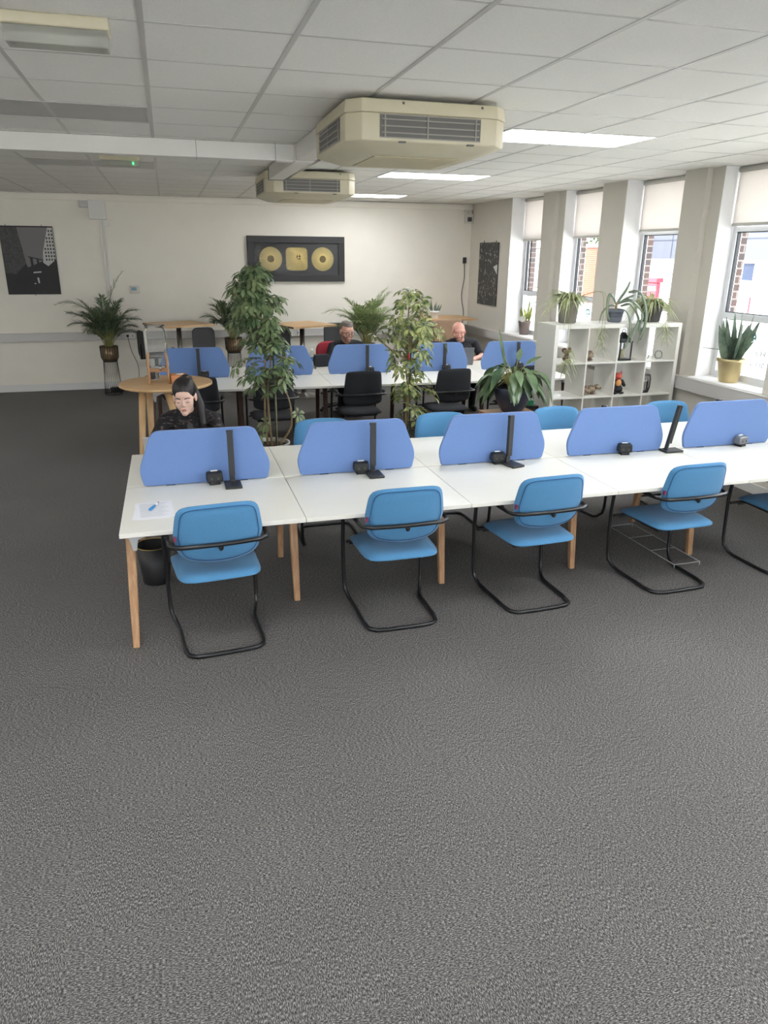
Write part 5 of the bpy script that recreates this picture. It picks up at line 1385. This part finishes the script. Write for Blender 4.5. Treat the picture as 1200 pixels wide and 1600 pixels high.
# man with glasses
rt, bd, X = person((2.31, 10.16, 0), 0, 'man with glasses and short grey brown hair in a black t-shirt, looking down', M['skinM'], (.0, -.185, 1.12), rad(11), rad(12), rad(3), .20, (.02, -.08), (0, 0, .57), True, False, M['tee'], 't_shirt', 1.15, shz=.965)
hb = MB(); hb.ell((0, .030, .048), (.080, .086, .080), 20, 14, X); hb.ell((0, .0, .085), (.066, .072, .044), 16, 10, X); hb.ell((0, .06, .0), (.070, .05, .06), 16, 10, X)
remesh(hb, 'hair', [M['hairG']], bd, .005, 3)
gl = MB()
for s in (-1, 1):
    gl.tube([tuple(X @ Vector((s * .033 + .024 * cos(a), -.105 + .006 * abs(cos(a)), -.002 + .017 * sin(a)))) for a in [2 * pi * k / 18 for k in range(18)]], .0024, 5, closed=True)
    gl.tube([tuple(X @ Vector((s * .057, -.10, .004))), tuple(X @ Vector((s * .079, -.06, .006))), tuple(X @ Vector((s * .082, .01, .004)))], .0022, 5)
gl.tube([tuple(X @ Vector((-.009, -.106, .002))), tuple(X @ Vector((.009, -.106, .002)))], .0024, 5)
gl.build('spectacles', M['blk'], bd)
# bald man
rt, bd, X = person((3.99, 10.12, 0), 0, 'bald bearded man in a black top leaning over his laptop', M['skinP'], (-.075, -.25, 1.10), rad(16), rad(-14), rad(-4), .205, (.03, -.12), (-.06, 0, .57), True, False, M['tee'], 't_shirt', 1.15, wrists=((.05, -.55, .76), (-.24, -.55, .76)), elbows=((.26, -.33, .76), (-.33, -.30, .76)), shz=.965)
MB().cap((-.045, -.262, .93), (-.04, -.248, .84), .004, .004, 6).build('placket', M['dpot'], bd)

# ================================================================== OUTSIDE
struct(MB().box(5.70, 90, -30, 90, -.45, -.40).build('ground', M['asphalt']))
e = empty('white_building', (20, 10, -.4), 0, 'white rendered building with grey upper cladding across the yard', 'building')
MB().box(0, 8, -14, 19.5, 0, 2.45).build('lower_wall', M['bwhite'], e)
MB().box(-.15, 8, -14, 19.5, 2.45, 5.8).build('upper_cladding', M['bgrey'], e)
b = MB()
for z in (3.15, 3.85, 4.6): b.box(-.165, -.15, -14, 19.5, z, z + .03)
for y in range(-13, 19, 3): b.box(-.165, -.15, y, y + .03, 2.45, 5.8)
b.build('cladding_joint', M['bline'], e)
for (y0, y1, z0, z1) in ((12.45, 12.97, 1.75, 2.33), (10.4, 11.4, 1.9, 2.33), (6.5, 7.4, 1.75, 2.3)):
    w = MB().box(-.02, .02, y0, y1, z0, z1).build('window', M['bwin'], e)
for (y0, y1) in ((11.9, 12.7), (13.0, 13.6)):
    MB().box(-.17, -.14, y0, y1, 3.36, 3.66).build('upper_window', M['bwhite'], e); MB().box(-.18, -.16, y0 + .06, y1 - .06, 3.42, 3.60).build('upper_pane', M['bgrey'], e)
b = MB(); random.seed(5)
for k in range(260):
    y = random.uniform(-4, 12.8); b.leaf((-.25 + random.uniform(-.1, .1), y, 0), (random.uniform(-.6, .6), random.uniform(-.6, .6), 1), (0, 1, 0), random.uniform(.15, .42), .08, .2, 3)
o = tag(b.build('weeds', M['bush'], loc=(20, 10, -.4)), 'weeds along the foot of the white building', 'weeds'); o['kind'] = 'stuff'
e = empty('recycling_bank', (12.0, 17.05, -.4), 0, 'red metal container with white lettering panel outside the third window', 'container')
MB().box(-.0, .12, -.31, .34, 0, 1.9).build('container_body', M['postred'], e, bevel=.02)
MB().box(-.04, .16, -.35, .39, 1.9, 2.02).build('container_lid', M['postred'], e, bevel=.02)
MB().box(-.015, .0, -.28, .30, 1.70, 1.80).build('white_panel', M['white'], e)
b = MB()
for k in range(3): b.box(-.012, 0, -.22 + k * .17, -.11 + k * .17, 1.30, 1.5)
b.build('lettering_marks', M['white'], e)
e = empty('parked_car', (10.2, 13.0, -.4), rad(78), 'white parked car outside behind the right spider plant', 'car')
MB().prism(rpoly([(-2.0, .3), (2.0, .3), (2.05, .75), (1.3, .85), (.75, 1.32), (-.9, 1.36), (-1.7, .95), (-2.05, .85)], .12, 4), -.85, .85, 'y').build('body', M['carpt'], e, bevel=.05)
MB().prism([(.72, 1.22), (1.12, .9), (-1.5, .95), (-.85, 1.28)], -.86, .86, 'y').build('side_windows', M['bwin'], e)
for a in (-1.25, 1.3):
    for s in (-.86, .70): MB().tube([(a, s, .32), (a, s + .16, .32)], .32, 20).build('wheel', M['blkpl'], e)
e = empty('red_marker_post', (9.0, 10.09, -.4), 0, 'slim red marker post in the yard', 'post')
MB().tube([(0, 0, 0), (0, 0, 1.93)], .022, 8).build('post', M['postred'], e)
MB().lathe([(.12, 0), (.12, .03), (.03, .05)], 16).build('foot', M['blkpl'], e)
e = empty('brick_outbuilding', (16, 26.7, -.4), 0, 'orange brick outbuilding beyond the second window', 'building')
MB().box(0, .4, -.85, .42, 0, 2.85).build('brick_wall', M['obrick'], e)
MB().box(-.05, .45, -.9, .47, 2.85, 2.97).build('coping', M['bwhite'], e)
MB().box(.0, .4, .42, 1.0, 0, 2.7).build('rendered_wall', M['bwhite'], e)
e = empty('brick_house', (16, 31.5, -.4), 0, 'brick house with white glazed windows beyond the farthest window', 'building')
MB().box(0, 1.2, -2.2, 3.5, 0, 4.5).build('walls', M['brick'], e)
w = MB().box(-.03, 0, -.6, .55, 1.25, 2.75).build('window', M['bwin'], e)
b = MB()
for z in (1.25, 1.75, 2.25, 2.75): b.box(-.05, -.02, -.6, .55, z - .03, z + .03)
for y in (-.6, -.05, .55): b.box(-.05, -.02, y - .03, y + .03, 1.22, 2.78)
b.build('glazing_bars', M['bwhite'], w)
MB().box(-.04, 0, -2.2, 3.5, 2.85, 3.5).box(-.04, 0, -2.2, 3.5, .6, 1.15).build('painted_band', M['bwhite'], e)
e = empty('garden_tree', (20.5, 33.2, -.4), 0, 'bright green tree above the orange outbuilding', 'tree')
b = MB(); random.seed(11)
for k in range(1500):
    a = random.uniform(0, 2 * pi); z = random.uniform(2.0, 5.2); rr = 1.9 * math.sqrt(random.random()) * sin(pi * min(1, (z - 1.7) / 3.7))
    b.leaf((rr * cos(a), rr * sin(a), z), (random.uniform(-1, 1), random.uniform(-1, 1), random.uniform(-.5, 1)), (0, 0, 1), .28, .16, .3, 3)
b.build('crown', M['bush'], e)
MB().tube([(0, 0, 0), (.05, 0, 2), (0, .1, 3.8)], [.16, .12, .05], 10).build('trunk', M['stem'], e)
